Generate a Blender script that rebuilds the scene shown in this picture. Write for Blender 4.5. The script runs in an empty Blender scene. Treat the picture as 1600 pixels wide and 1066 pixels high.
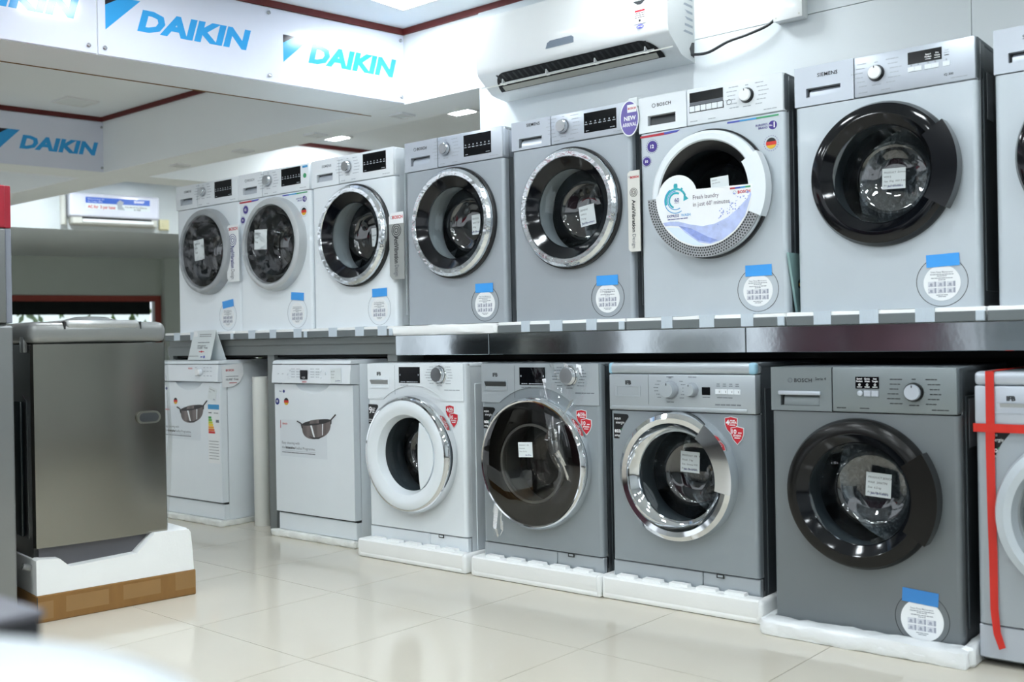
import bpy, bmesh, math, random
from mathutils import Vector, Matrix

random.seed(7)
S = bpy.context.scene
COL = S.collection

# ------------------------------------------------------------------ camera
YAW, ROLL, FPX = 0.685, -0.018, 1598.7
CAM = Vector((0.0, -3.4, 0.983))
fwd = Vector((-math.sin(YAW), math.cos(YAW), 0)); rgt = Vector((math.cos(YAW), math.sin(YAW), 0)); upv = Vector((0, 0, 1))
r3 = rgt * math.cos(ROLL) + upv * math.sin(ROLL); u3 = upv * math.cos(ROLL) - rgt * math.sin(ROLL)
cd = bpy.data.cameras.new('camera'); cam = bpy.data.objects.new('camera', cd); COL.objects.link(cam)
cam.matrix_world = Matrix(((r3.x, u3.x, -fwd.x, CAM.x), (r3.y, u3.y, -fwd.y, CAM.y), (r3.z, u3.z, -fwd.z, CAM.z), (0, 0, 0, 1)))
cd.sensor_fit = 'HORIZONTAL'; cd.sensor_width = 36.0; cd.lens = FPX * 36.0 / 1600.0
cd.clip_start = 0.02; cd.clip_end = 200
cd.dof.use_dof = True; cd.dof.focus_distance = 4.2; cd.dof.aperture_fstop = 2.8
S.camera = cam
# ------------------------------------------------------------------ world, exposure
LAMP_STRENGTH = 36.0
w = bpy.data.worlds.new('daylight'); S.world = w; w.use_nodes = True
bg = w.node_tree.nodes['Background']; bg.inputs[0].default_value = (0.86, 0.93, 1.0, 1); bg.inputs[1].default_value = 1.0
S.view_settings.view_transform = 'Standard'; S.view_settings.look = 'None'
S.view_settings.exposure = 0.5; S.view_settings.gamma = 1.0; S.view_settings.use_curve_mapping = False
S.cycles.use_denoising = True
S.cycles.max_bounces = 10; S.cycles.diffuse_bounces = 5; S.cycles.glossy_bounces = 5
S.cycles.transparent_max_bounces = 16; S.cycles.transmission_bounces = 8
S.cycles.sample_clamp_indirect = 6.0; S.cycles.caustics_reflective = False; S.cycles.caustics_refractive = False

# ------------------------------------------------------------------ materials
def lin(h):
    if isinstance(h, tuple): return h + ((1,) if len(h) == 3 else ())
    h = h.lstrip('#'); o = []
    for i in (0, 2, 4):
        c = int(h[i:i+2], 16) / 255.0
        o.append(c / 12.92 if c <= 0.04045 else ((c + 0.055) / 1.055) ** 2.4)
    return tuple(o) + (1,)
MATS = {}
def mat(name, col, rough=0.5, metal=0.0, coat=0.0, var=0.03, scale=8.0, bump=0.0, bscale=40.0, emit=0.0, spec=0.5, stretch=None):
    if name in MATS: return MATS[name]
    m = bpy.data.materials.new(name); m.use_nodes = True; nt = m.node_tree; N = nt.nodes; b = N['Principled BSDF']
    c = lin(col)
    b.inputs['Base Color'].default_value = c; b.inputs['Roughness'].default_value = rough; b.inputs['Metallic'].default_value = metal
    b.inputs['Coat Weight'].default_value = coat; b.inputs['Coat Roughness'].default_value = 0.05
    b.inputs['Specular IOR Level'].default_value = spec
    tc = N.new('ShaderNodeTexCoord')
    src = tc.outputs['Object']
    if stretch:
        mp = N.new('ShaderNodeMapping'); mp.inputs['Scale'].default_value = stretch; nt.links.new(src, mp.inputs[0]); src = mp.outputs[0]
    if var > 0:
        n = N.new('ShaderNodeTexNoise'); n.inputs['Scale'].default_value = scale; n.inputs['Detail'].default_value = 3
        nt.links.new(src, n.inputs['Vector'])
        r = N.new('ShaderNodeValToRGB')
        lo = tuple(max(0, x * (1 - var)) for x in c[:3]) + (1,); hi = tuple(min(1, x * (1 + var)) for x in c[:3]) + (1,)
        r.color_ramp.elements[0].position = 0.3; r.color_ramp.elements[1].position = 0.7
        r.color_ramp.elements[0].color = lo; r.color_ramp.elements[1].color = hi
        nt.links.new(n.outputs['Fac'], r.inputs[0]); nt.links.new(r.outputs[0], b.inputs['Base Color'])
    if bump > 0:
        n2 = N.new('ShaderNodeTexNoise'); n2.inputs['Scale'].default_value = bscale; n2.inputs['Detail'].default_value = 4
        nt.links.new(src, n2.inputs['Vector'])
        bp = N.new('ShaderNodeBump'); bp.inputs['Strength'].default_value = bump; bp.inputs['Distance'].default_value = 0.01
        nt.links.new(n2.outputs['Fac'], bp.inputs['Height']); nt.links.new(bp.outputs[0], b.inputs['Normal'])
    if emit > 0:
        b.inputs['Emission Color'].default_value = c; b.inputs['Emission Strength'].default_value = emit
    MATS[name] = m; return m
def clear(name, tint=(1, 1, 1), refl=0.12, rough=0.02, bump=0.0, bscale=30.0, k=0.75):
    """thin clear sheet: transparent with fresnel gloss"""
    if name in MATS: return MATS[name]
    m = bpy.data.materials.new(name); m.use_nodes = True; nt = m.node_tree; N = nt.nodes; N.clear()
    o = N.new('ShaderNodeOutputMaterial'); t = N.new('ShaderNodeBsdfTransparent'); g = N.new('ShaderNodeBsdfGlossy'); mx = N.new('ShaderNodeMixShader')
    t.inputs[0].default_value = tuple(tint) + (1,); g.inputs['Roughness'].default_value = rough; g.inputs[0].default_value = (1, 1, 1, 1)
    lw = N.new('ShaderNodeLayerWeight'); lw.inputs[0].default_value = 0.25
    ma = N.new('ShaderNodeMath'); ma.operation = 'MULTIPLY_ADD'; ma.inputs[1].default_value = k; ma.inputs[2].default_value = refl
    nt.links.new(lw.outputs['Fresnel'], ma.inputs[0]); nt.links.new(ma.outputs[0], mx.inputs[0])
    nt.links.new(t.outputs[0], mx.inputs[1]); nt.links.new(g.outputs[0], mx.inputs[2]); nt.links.new(mx.outputs[0], o.inputs[0])
    if bump > 0:
        tc = N.new('ShaderNodeTexCoord'); n2 = N.new('ShaderNodeTexNoise'); n2.inputs['Scale'].default_value = bscale; n2.inputs['Detail'].default_value = 3
        nt.links.new(tc.outputs['Object'], n2.inputs['Vector'])
        bp = N.new('ShaderNodeBump'); bp.inputs['Strength'].default_value = bump; bp.inputs['Distance'].default_value = 0.01
        nt.links.new(n2.outputs['Fac'], bp.inputs['Height']); nt.links.new(bp.outputs[0], g.inputs['Normal']); nt.links.new(bp.outputs[0], lw.inputs['Normal'])
    MATS[name] = m; return m
def brushed(name, col, rough, metal=1.0, stretch=(1, 1, 60), bump=0.05):
    return mat(name, col, rough, metal, var=0.06, scale=6, bump=bump, bscale=30, stretch=stretch)

WHITE = mat('white_enamel', '#e8eff4', 0.28, coat=0.2, var=0.01)
PANELW = mat('white_plastic', '#e6ecf1', 0.34, coat=0.1, var=0.01)
SILVER = mat('silver_enamel', '#abb3ba', 0.38, 0.3, coat=0.1, var=0.015)
SILVERW = mat('pale_silver_enamel', '#c1cad1', 0.36, 0.2, coat=0.1, var=0.015)
SILVERP = mat('silver_plastic', '#bfc6d0', 0.36, 0.35, var=0.015)
IFBS = mat('grey_silver_enamel', '#99a2a8', 0.36, 0.35, coat=0.15, var=0.015)
IFBP = mat('grey_silver_plastic', '#b2bac0', 0.36, 0.35, var=0.015)
SLATE = mat('slate_grey_enamel', '#767c80', 0.4, 0.25, coat=0.1, var=0.015)
SLATEP = mat('slate_grey_plastic', '#828a8d', 0.36, 0.3, var=0.015)
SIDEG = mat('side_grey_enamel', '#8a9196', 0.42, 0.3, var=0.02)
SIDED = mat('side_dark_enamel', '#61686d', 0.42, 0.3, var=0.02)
BLACKG = mat('black_gloss_plastic', '#090b10', 0.1, coat=0.0, var=0.0, spec=0.4)
BLACKM = mat('black_satin_plastic', '#17181a', 0.3, var=0.02)
BLACKB = mat('brown_black_plastic', '#121211', 0.22, spec=0.3, var=0.02)
DISPLAY = mat('display_black', '#05070b', 0.15, coat=0.0, var=0.0, spec=0.25)
CHROME = mat('chrome', '#e2e4e6', 0.05, 1.0, var=0.0)
CHROMEF = mat('chrome_under_film', '#dfe3e6', 0.1, 0.95, var=0.05, scale=30, bump=0.55, bscale=26, stretch=(1, 1, 1))
RINGG = mat('grey_ring_plastic', '#a9adb0', 0.35, 0.3, var=0.02)
RINGL = mat('light_ring_plastic', '#c4c8ca', 0.35, 0.3, var=0.02)
STEELD = mat('drum_steel', '#8c9194', 0.25, 1.0, var=0.25, scale=60, bump=0.3, bscale=70)
RUBBER = mat('gasket_rubber', '#d0d6d9', 0.5, var=0.03)
KNOBW = mat('knob_white', '#f2f4f5', 0.25, coat=0.3, var=0.0)
KNOBC = mat('knob_brushed', '#d7dade', 0.22, 1.0, var=0.12, scale=5)
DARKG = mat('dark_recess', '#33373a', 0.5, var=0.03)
SEAM = mat('seam_dark', '#2a2c2e', 0.6, var=0.0)
INK = mat('ink_grey', '#6b7077', 0.7, var=0.0)
INKL = mat('ink_pale', '#a9b0b8', 0.7, var=0.0)
INKD = mat('ink_dark', '#1f2226', 0.7, var=0.0)
INKW = mat('ink_white', '#f4f6f8', 0.6, var=0.0)
INKR = mat('ink_red', '#c5202f', 0.6, var=0.0)
INKB = mat('ink_blue', '#26307e', 0.6, var=0.0)
PURPLE = mat('ink_purple', '#43318a', 0.45, var=0.0)
PAPER = mat('paper', '#eef1f3', 0.75, var=0.02)
PAPERT = mat('price_paper', '#dfe6e8', 0.75, var=0.03)
TAPEB = mat('blue_tape', '#3fa0f0', 0.45, var=0.03)
TAPEBD = mat('blue_tape_on_grey', '#3b86cd', 0.45, var=0.03)
FOAM = mat('foam', '#f6f8f8', 0.7, var=0.015, bump=0.06, bscale=120)
FOAMD = mat('foam_dirty', '#eef0ec', 0.85, var=0.10, scale=14, bump=0.5, bscale=45)
GREYT = mat('grey_foam_edge', '#6a7173', 0.6, var=0.03)
TAPEC = mat('clear_tape', '#c6d2dc', 0.3, var=0.06, scale=60, stretch=(40, 1, 1))
CARD = mat('cardboard', '#8d6737', 0.8, var=0.07, scale=5, bump=0.1, bscale=90, stretch=(6, 1, 1))
TAPEBR = mat('brown_tape', '#977345', 0.4, var=0.05)
STAINLESS = mat('stainless', '#97948b', 0.17, 1.0, var=0.08, scale=2.0)
FASCIA = mat('polished_steel', '#c0c7cb', 0.10, 1.0, var=0.1, scale=4, bump=0.05, bscale=8)
LAMIN = mat('grey_laminate', '#7d8282', 0.5, var=0.03)
VOID = mat('dark_backing_void', '#0d0e0f', 0.8, var=0.0)
WALLW = mat('white_wall_panel', '#e2e8ea', 0.3, var=0.008, scale=2)
CEIL = mat('ceiling_white', '#ecf1f4', 0.7, var=0.01, scale=2)
BEAM = mat('beam_white', '#f3f7f8', 0.6, var=0.012, scale=2)
REDTRIM = mat('maroon_trim', '#5d1512', 0.55, var=0.06)
GREENW = mat('grey_green_paint', '#bdc5bb', 0.7, var=0.02, scale=3)
WINRED = mat('brick_red_frame', '#8a2f1c', 0.5, var=0.06)
ACRYL = mat('acrylic_sign', '#e4e8f6', 0.12, spec=0.35, var=0.006)
DAIB = mat('sign_blue', '#3aa6e8', 0.15, spec=0.35, var=0.0)
DAIK = mat('sign_black', '#2b2730', 0.15, spec=0.35, var=0.0)
STEELS = mat('screw_steel', '#b9bcc0', 0.2, 1.0, var=0.0)
ACW = mat('ac_white', '#f2f4f3', 0.22, coat=0.4, var=0.01)
ACG = mat('ac_warm_grey', '#d3d3cb', 0.4, var=0.02)
RUBB = mat('black_cable', '#232629', 0.45, var=0.02)
REDR = mat('red_ribbon', '#c8281c', 0.4, var=0.1, scale=20, stretch=(1, 1, 0.2))
REDF = mat('red_panel', '#a8152f', 0.4, var=0.02)
GREYF = mat('fridge_grey', '#8a8c8c', 0.3, 0.55, coat=0.2, var=0.02)
BLUEG = mat('blue_grey_panel', '#888d99', 0.5, var=0.03)
TLGREY = mat('top_loader_grey', '#8f9190', 0.3, 0.35, coat=0.2, var=0.02)
TLDARK = mat('top_loader_plinth', '#5f5e62', 0.5, var=0.03)
GLASSB = clear('bowl_glass', (0.82, 0.86, 0.88), 0.10, 0.015)
GLASSW2 = clear('bowl_wall', (0.50, 0.55, 0.58), 0.16, 0.05)
RUBBERD = mat('gasket_dark', '#8d9498', 0.5, var=0.03)
GLASSD = clear('smoked_glass', (0.13, 0.12, 0.115), 0.06, 0.02)
GLASSW = clear('window_glass', (0.9, 0.95, 0.93), 0.05, 0.01)
FILM = clear('plastic_film', (0.97, 0.98, 0.985), 0.02, 0.025, bump=0.3, bscale=24, k=0.65)
GERK, GERR, GERY = mat('flag_black', '#17181a', .5, var=0), mat('flag_red', '#d23324', .5, var=0), mat('flag_gold', '#ddb02c', .5, var=0)
GREENS = mat('stripe_green', '#3f9c6a', .5, var=0); BLUES = mat('stripe_blue', '#3c98cf', .5, var=0); VIOS = mat('stripe_violet', '#4a56b5', .5, var=0); REDS = mat('stripe_red', '#b52a3a', .5, var=0)
TEAL = mat('teal_print', '#33aebb', .5, var=0)

# ------------------------------------------------------------------ geometry helpers
TEXTCACHE = {}
def textgeo(s, bold=0.0, shear=0.0, space=1.0):
    k = (s, bold, shear, space)
    if k in TEXTCACHE: return TEXTCACHE[k]
    c = bpy.data.curves.new('t', 'FONT'); c.body = s; c.size = 1.0; c.offset = bold; c.shear = shear; c.space_character = space; c.resolution_u = 2
    o = bpy.data.objects.new('t', c); me = bpy.data.meshes.new_from_object(o)
    vs = [(v.co.x, v.co.y) for v in me.vertices]; fs = [tuple(p.vertices) for p in me.polygons]
    bpy.data.objects.remove(o); bpy.data.curves.remove(c); bpy.data.meshes.remove(me)
    if vs:
        x0 = min(v[0] for v in vs); x1 = max(v[0] for v in vs)
        vs = [(v[0] - x0, v[1]) for v in vs]; wd = x1 - x0
    else: wd = 0
    TEXTCACHE[k] = (vs, fs, wd); return TEXTCACHE[k]

class MB:
    def __init__(s): s.v = []; s.f = []
    def add(s, vs, fs):
        b = len(s.v); s.v += [tuple(v) for v in vs]; s.f += [tuple(i + b for i in f) for f in fs]; return s
    def box(s, x0, y0, z0, x1, y1, z1):
        return s.add([(x0,y0,z0),(x1,y0,z0),(x1,y1,z0),(x0,y1,z0),(x0,y0,z1),(x1,y0,z1),(x1,y1,z1),(x0,y1,z1)],
                     [(0,3,2,1),(4,5,6,7),(0,1,5,4),(1,2,6,5),(2,3,7,6),(3,0,4,7)])
    def rbox(s, x0, y0, z0, x1, y1, z1, r=0.005, seg=2):
        bm = bmesh.new(); bmesh.ops.create_cube(bm, size=1.0)
        for v in bm.verts: v.co = Vector(((x0+x1)/2 + v.co.x*(x1-x0), (y0+y1)/2 + v.co.y*(y1-y0), (z0+z1)/2 + v.co.z*(z1-z0)))
        r = min(r, 0.49*min(x1-x0, y1-y0, z1-z0))
        bmesh.ops.bevel(bm, geom=list(bm.edges), offset=r, segments=seg, profile=0.5, affect='EDGES')
        bm.verts.index_update(); s.add([v.co[:] for v in bm.verts], [[v.index for v in f.verts] for f in bm.faces]); bm.free(); return s
    def prism(s, out, y0, y1):
        """outline in x,z extruded along y"""
        n = len(out); a = sum(out[i][0]*out[(i+1)%n][1] - out[(i+1)%n][0]*out[i][1] for i in range(n))
        if a < 0: out = out[::-1]
        vs = [(x, y0, z) for x, z in out] + [(x, y1, z) for x, z in out]
        fs = [tuple(range(n)), tuple(range(2*n-1, n-1, -1))] + [(i+n, (i+1)%n+n, (i+1)%n, i)[::1] for i in range(n)]
        return s.add(vs, fs)
    def prismz(s, out, z0, z1):
        """outline in x,y extruded along z"""
        n = len(out); a = sum(out[i][0]*out[(i+1)%n][1] - out[(i+1)%n][0]*out[i][1] for i in range(n))
        if a < 0: out = out[::-1]
        vs = [(x, y, z0) for x, y in out] + [(x, y, z1) for x, y in out]
        fs = [tuple(range(n))[::-1], tuple(range(n, 2*n))] + [(i, (i+1)%n, (i+1)%n+n, i+n) for i in range(n)]
        return s.add(vs, fs)
    def prismx(s, out, x0, x1):
        """outline in y,z extruded along x"""
        n = len(out); a = sum(out[i][0]*out[(i+1)%n][1] - out[(i+1)%n][0]*out[i][1] for i in range(n))
        if a < 0: out = out[::-1]
        vs = [(x0, y, z) for y, z in out] + [(x1, y, z) for y, z in out]
        fs = [tuple(range(n))[::-1], tuple(range(n, 2*n))] + [(i, (i+1)%n, (i+1)%n+n, i+n) for i in range(n)]
        return s.add(vs, fs)
    def lathe(s, prof, cx, cz, seg=72, a0=0.0, a1=2*math.pi):
        """profile (r,y) turned about the y axis through cx,cz; r=0 ends close"""
        full = abs(a1 - a0 - 2*math.pi) < 1e-6; n = seg if full else seg + 1; rows = []; vs = []; fs = []
        for r, y in prof:
            if r < 1e-6: rows.append([len(vs)]); vs.append((cx, y, cz))
            else:
                row = []
                for i in range(n):
                    a = a0 + (a1-a0)*i/seg; row.append(len(vs)); vs.append((cx + r*math.cos(a), y, cz + r*math.sin(a)))
                rows.append(row)
        for A, B in zip(rows, rows[1:]):
            m = n if full else n - 1
            for i in range(m):
                j = (i+1) % n
                if len(A) == 1 and len(B) > 1: fs.append((A[0], B[j], B[i]))
                elif len(B) == 1 and len(A) > 1: fs.append((A[i], A[j], B[0]))
                elif len(A) > 1: fs.append((A[i], A[j], B[j], B[i]))
        return s.add(vs, fs)
    def lathez(s, prof, cx, cy, seg=48):
        vs = []; fs = []; rows = []
        for r, z in prof:
            if r < 1e-6: rows.append([len(vs)]); vs.append((cx, cy, z))
            else:
                row = []
                for i in range(seg):
                    a = 2*math.pi*i/seg; row.append(len(vs)); vs.append((cx+r*math.cos(a), cy+r*math.sin(a), z))
                rows.append(row)
        for A, B in zip(rows, rows[1:]):
            for i in range(seg):
                j = (i+1) % seg
                if len(A) == 1 and len(B) > 1: fs.append((A[0], B[i], B[j]))
                elif len(B) == 1 and len(A) > 1: fs.append((A[i], B[0], A[j]))
                elif len(A) > 1: fs.append((A[i], A[j], B[j], B[i]))
        return s.add(vs, fs)
    def sector(s, cx, cz, r0, r1, a0, a1, y0, y1, seg=16):
        a0, a1 = math.radians(a0), math.radians(a1)
        o = [(cx+r1*math.cos(a0+(a1-a0)*i/seg), cz+r1*math.sin(a0+(a1-a0)*i/seg)) for i in range(seg+1)]
        o += [(cx+r0*math.cos(a1+(a0-a1)*i/seg), cz+r0*math.sin(a1+(a0-a1)*i/seg)) for i in range(seg+1)]
        n = len(o); vs = [(x, y0, z) for x, z in o] + [(x, y1, z) for x, z in o]; fs = [(i+n, (i+1)%n+n, (i+1)%n, i) for i in range(n)]
        m = seg + 1
        for i in range(seg):
            q = (i, i+1, n-2-i, n-1-i); fs.append(q); fs.append(tuple(k+n for k in q)[::-1])
        return s.add(vs, fs)
    def tube(s, pts, r, seg=8, close_ends=True):
        P = [Vector(p) for p in pts]; vs = []; fs = []; up = Vector((0, 0, 1))
        for i, p in enumerate(P):
            t = (P[min(i+1, len(P)-1)] - P[max(i-1, 0)]).normalized()
            u = t.cross(up); u = u.normalized() if u.length > 1e-4 else Vector((1, 0, 0)); v = t.cross(u)
            rr = r[i] if isinstance(r, (list, tuple)) else r
            for k in range(seg):
                a = 2*math.pi*k/seg; vs.append((p + u*rr*math.cos(a) + v*rr*math.sin(a))[:])
        for i in range(len(P)-1):
            for k in range(seg):
                a, b = i*seg+k, i*seg+(k+1) % seg; fs.append((a, b, b+seg, a+seg))
        if close_ends: fs.append(tuple(range(seg))[::-1]); fs.append(tuple(range(len(vs)-seg, len(vs))))
        return s.add(vs, fs)
    def disc(s, cx, cz, r, y0, y1, seg=40, sx=1.0):
        return s.prism([(cx + sx*r*math.cos(2*math.pi*i/seg), cz + r*math.sin(2*math.pi*i/seg)) for i in range(seg)], y0, y1)
    def ring(s, cx, cz, r0, r1, y0, y1, seg=48):
        return s.lathe([(r1, y1), (r1, y0), (r0, y0), (r0, y1), (r1, y1)], cx, cz, seg)
    def plate(s, x0, z0, x1, z1, y, t=0.0006, rot=0.0):
        cx, cz = (x0+x1)/2, (z0+z1)/2; c, n = math.cos(rot), math.sin(rot)
        o = [(cx + (x-cx)*c - (z-cz)*n, cz + (x-cx)*n + (z-cz)*c) for x, z in ((x0,z0),(x1,z0),(x1,z1),(x0,z1))]
        return s.prism(o, y - t, y)
    def text(s, t, x, z, h, y, al='l', bold=0.0, shear=0.0, rot=0.0, space=1.0, width=None, sx=1.0):
        """flat lettering facing -y; h = cap height"""
        vs, fs, wd = textgeo(t, bold, shear, space); k = h / 0.69; kx = k*sx
        if width: kx = width / max(wd, 1e-6)
        ox = {'l': 0, 'c': -wd*kx/2, 'r': -wd*kx}[al]; c, n = math.cos(rot), math.sin(rot)
        out = []
        for a, b in vs:
            u, v2 = ox + a*kx, b*k; out.append((x + u*c - v2*n, y, z + u*n + v2*c))
        return s.add(out, fs)
    def dashes(s, x, z, wd, h, y, words=4, al='l', rot=0.0):
        """a line of print too small to read"""
        g = h*0.5; ws = [random.uniform(0.6, 1.4) for _ in range(words)]; k = (wd - g*(words-1)) / sum(ws)
        px = x - (wd/2 if al == 'c' else wd if al == 'r' else 0); ox, oz = x, z; c, n = math.cos(rot), math.sin(rot)
        for q in ws:
            o = [(px, z), (px+q*k, z), (px+q*k, z+h), (px, z+h)]
            s.add([(ox + (a-ox)*c - (b-oz)*n, y, oz + (a-ox)*n + (b-oz)*c) for a, b in o], [(0, 1, 2, 3)]); px += q*k + g
        return s
    def frame(s, x0, z0, x1, z1, hx0, hz0, hx1, hz1, y0, y1, yb):
        """block with a rectangular pocket whose back lies at yb"""
        s.box(x0, y0, z0, hx0, y1, z1); s.box(hx1, y0, z0, x1, y1, z1); s.box(hx0, y0, z0, hx1, y1, hz0); s.box(hx0, y0, hz1, hx1, y1, z1)
        return s.box(hx0, yb, hz0, hx1, yb + 0.004, hz1)
    def build(s, name, m, parent=None, smooth=True, ang=35):
        me = bpy.data.meshes.new(name); me.from_pydata(s.v, [], s.f); me.materials.append(m)
        if smooth:
            me.shade_smooth(); me.set_sharp_from_angle(angle=math.radians(ang))
        o = bpy.data.objects.new(name, me); COL.objects.link(o)
        if parent is not None: o.parent = parent
        if name.endswith(('_print', '_lettering', '_writing')): o['kind'] = 'stuff'
        return o
def lab(o, label=None, cat=None, group=None, kind=None):
    if label: o['label'] = label
    if cat: o['category'] = cat
    if group: o['group'] = group
    if kind: o['kind'] = kind
    return o
def empty(name, loc, rz=0.0, label=None, cat=None, group=None, kind=None):
    o = bpy.data.objects.new(name, None); COL.objects.link(o); o.location = loc; o.rotation_euler = (0, 0, math.radians(rz))
    return lab(o, label, cat, group, kind)
def rough_mesh(mb, amp, seed=0, keep=None):
    rnd = random.Random(seed); cache = {}
    out = []
    for v in mb.v:
        k = tuple(round(q, 4) for q in v)
        if k not in cache: cache[k] = tuple(rnd.uniform(-amp, amp) for _ in range(3))
        d = cache[k]
        out.append(v if keep and keep(v) else (v[0]+d[0], v[1]+d[1], v[2]+d[2]))
    mb.v = out; return mb
def chunk(x0, y0, z0, x1, y1, z1, step=0.04, amp=0.004, r=0.008, seed=0, flat_bottom=True):
    """foam block with a subdivided, uneven skin"""
    bm = bmesh.new(); bmesh.ops.create_cube(bm, size=1.0)
    for v in bm.verts: v.co = Vector(((x0+x1)/2 + v.co.x*(x1-x0), (y0+y1)/2 + v.co.y*(y1-y0), (z0+z1)/2 + v.co.z*(z1-z0)))
    bmesh.ops.bevel(bm, geom=list(bm.edges), offset=r, segments=2, profile=0.5, affect='EDGES')
    for ax, n in ((0, int((x1-x0)/step)), (1, int((y1-y0)/step))):
        lo, hi = (x0, x1) if ax == 0 else (y0, y1)
        for i in range(1, max(n, 1)):
            co = [0, 0, 0]; no = [0, 0, 0]; co[ax] = lo + (hi-lo)*i/n; no[ax] = 1
            bmesh.ops.bisect_plane(bm, geom=list(bm.verts)+list(bm.edges)+list(bm.faces), plane_co=co, plane_no=no)
    bm.verts.index_update(); mb = MB(); mb.add([v.co[:] for v in bm.verts], [[v.index for v in f.verts] for f in bm.faces]); bm.free()
    return rough_mesh(mb, amp, seed, (lambda v: v[2] < z0 + 1e-4) if flat_bottom else None)

# ------------------------------------------------------------------ the room
TILEM = mat('polished_floor_tile', '#d3cdbf', 0.10, coat=0.0, var=0.025, scale=1.6)
GROUT = mat('grout', '#4e4a44', 0.8, var=0.05)
fl = MB().box(-16, -9, -0.06, 5, 7, -0.003).build('floor', GROUT, smooth=False); lab(fl, 'polished cream floor of large square tiles', kind='structure')
tm = MB().box(0.0012, 0.0012, -0.02, 0.6088, 0.6088, 0.0)
tile0 = tm.build('tile', TILEM, fl, smooth=False); ta = -0.031
def place_tile(o, i, j):
    o.location = (-3.141 + 0.61*(i*math.cos(ta) - j*math.sin(ta)), -1.327 + 0.61*(i*math.sin(ta) + j*math.cos(ta)), 0); o.rotation_euler = (0, 0, ta)
first = True
for i in range(-15, 8):
    for j in range(-5, 7):
        o = tile0 if first else tile0.copy()
        if not first: COL.objects.link(o); o.parent = fl
        first = False; place_tile(o, i, j)

ce = MB().box(-16, -9, 2.75, 5, 7, 2.85).build('ceiling', CEIL, smooth=False); lab(ce, 'white plaster ceiling above the beams', kind='structure')
# back wall of laminate panels behind the right half of the row
wb = MB().box(-3.53, 0.70, 0, 5, 0.80, 2.75).build('wall_back', SEAM, smooth=False); lab(wb, 'glossy white panelled wall behind the shelf', kind='structure')
xs = [-3.53, -1.08, 1.36, 3.80]
for a, b in zip(xs, xs[1:]):
    for z0, z1 in ((0.0, 2.317), (2.3195, 2.75)):
        MB().rbox(a+0.001, 0.688, z0, b-0.001, 0.699, z1, 0.0008, 1).build('panel', WALLW, wb, smooth=False)
MB().box(-3.53, 0.688, 0, -3.529, 0.80, 2.75).build('panel', WALLW, wb, smooth=False)
for nm, a in (('wall_right', (4.0, -9, 0, 4.1, 0.69, 2.75)), ('wall_far', (-12.2, 6.0, 0, 5, 6.1, 2.75))):
    lab(MB().box(*a).build(nm, WALLW, smooth=False), 'plain white shop wall', kind='structure')
wf = MB()
wf.box(-16, -7.6, 0, 4.1, -7.5, 0.5); wf.box(-16, -7.6, 2.4, 4.1, -7.5, 2.75)
for x in (-16, -11, -8, -5, -2, 1, 3.9): wf.box(x, -7.6, 0.5, x+0.18, -7.5, 2.4)
lab(wf.build('wall_front', WALLW, smooth=False), 'glazed shopfront wall opposite the machines', kind='structure')
# beams: X-beam along the row, Y-beams slanting 11 degrees off square
ZB = 2.327
DIR = Vector((math.cos(math.radians(79)), math.sin(math.radians(79)), 0)); NRM = Vector((-DIR.y, DIR.x, 0))
lab(MB().box(-13.5, 0.70, ZB, 5, 1.04, 2.75).build('beam_back', BEAM, smooth=False), 'white dropped beam running above the shelf row', kind='structure')
def ybeam(name, cx, cy, s0, s1, wd, label):
    p = Vector((cx, cy, 0)); q = [p + DIR*s0, p + DIR*s1, p + DIR*s1 + NRM*wd, p + DIR*s0 + NRM*wd]
    return lab(MB().prismz([(v.x, v.y) for v in q], ZB + 0.0012, 2.75).build(name, BEAM, smooth=False), label, kind='structure')
ybeam('beam_cross_1', -4.10, 0.70, -8.4, 0.03, 0.355, 'white cross beam carrying the near signboards')
ybeam('beam_cross_2', -7.357, 0.72, -8.4, 5.2, 0.34, 'white cross beam carrying the far signboard')
tn = [0]
def trim(a, b, label):
    """maroon strip between a and b under the ceiling, standing off the face it follows"""
    tn[0] += 1; a, b = Vector(a), Vector(b); d = (b-a).normalized(); n = Vector((-d.y, d.x, 0))*0.014
    q = [a, b, b+n, a+n]
    lab(MB().prismz([(v.x, v.y) for v in q], 2.716, 2.7495).build('trim_%d' % tn[0], REDTRIM, smooth=False), label, kind='structure')
c1 = Vector((-4.10, 0.70, 0)); c2 = Vector((-7.357, 0.72, 0)); c1b = c1 + NRM*0.355
trim(c1, c1 - DIR*7.5, 'maroon trim above the near signboards')
trim((3.9, 0.70, 0), c1, 'maroon trim along the back beam over the air conditioner')
trim(c2, c2 - DIR*6, 'maroon trim above the far signboard')
trim((c1b.x, 0.70, 0), (c2.x, 0.70, 0), 'maroon trim inside the unlit ceiling bay')
c3 = c2 + DIR*0.34
trim(c2 + DIR*4.8, c3, 'maroon trim in the bay behind the shelf')
g0 = c1 + NRM*0.355; q = [g0 + NRM*0.004, g0 - DIR*6 + NRM*0.004, g0 - DIR*6 - NRM*0.004, g0 - NRM*0.004]; tn[0] += 1
lab(MB().prismz([(v.x, v.y) for v in q], ZB - 0.002, ZB + 0.02).build('trim_%d' % tn[0], mat('raw_board_edge', '#7a5a30', 0.8, var=0.2), smooth=False), 'thin brown raw edge under the near cross beam', kind='structure')
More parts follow.
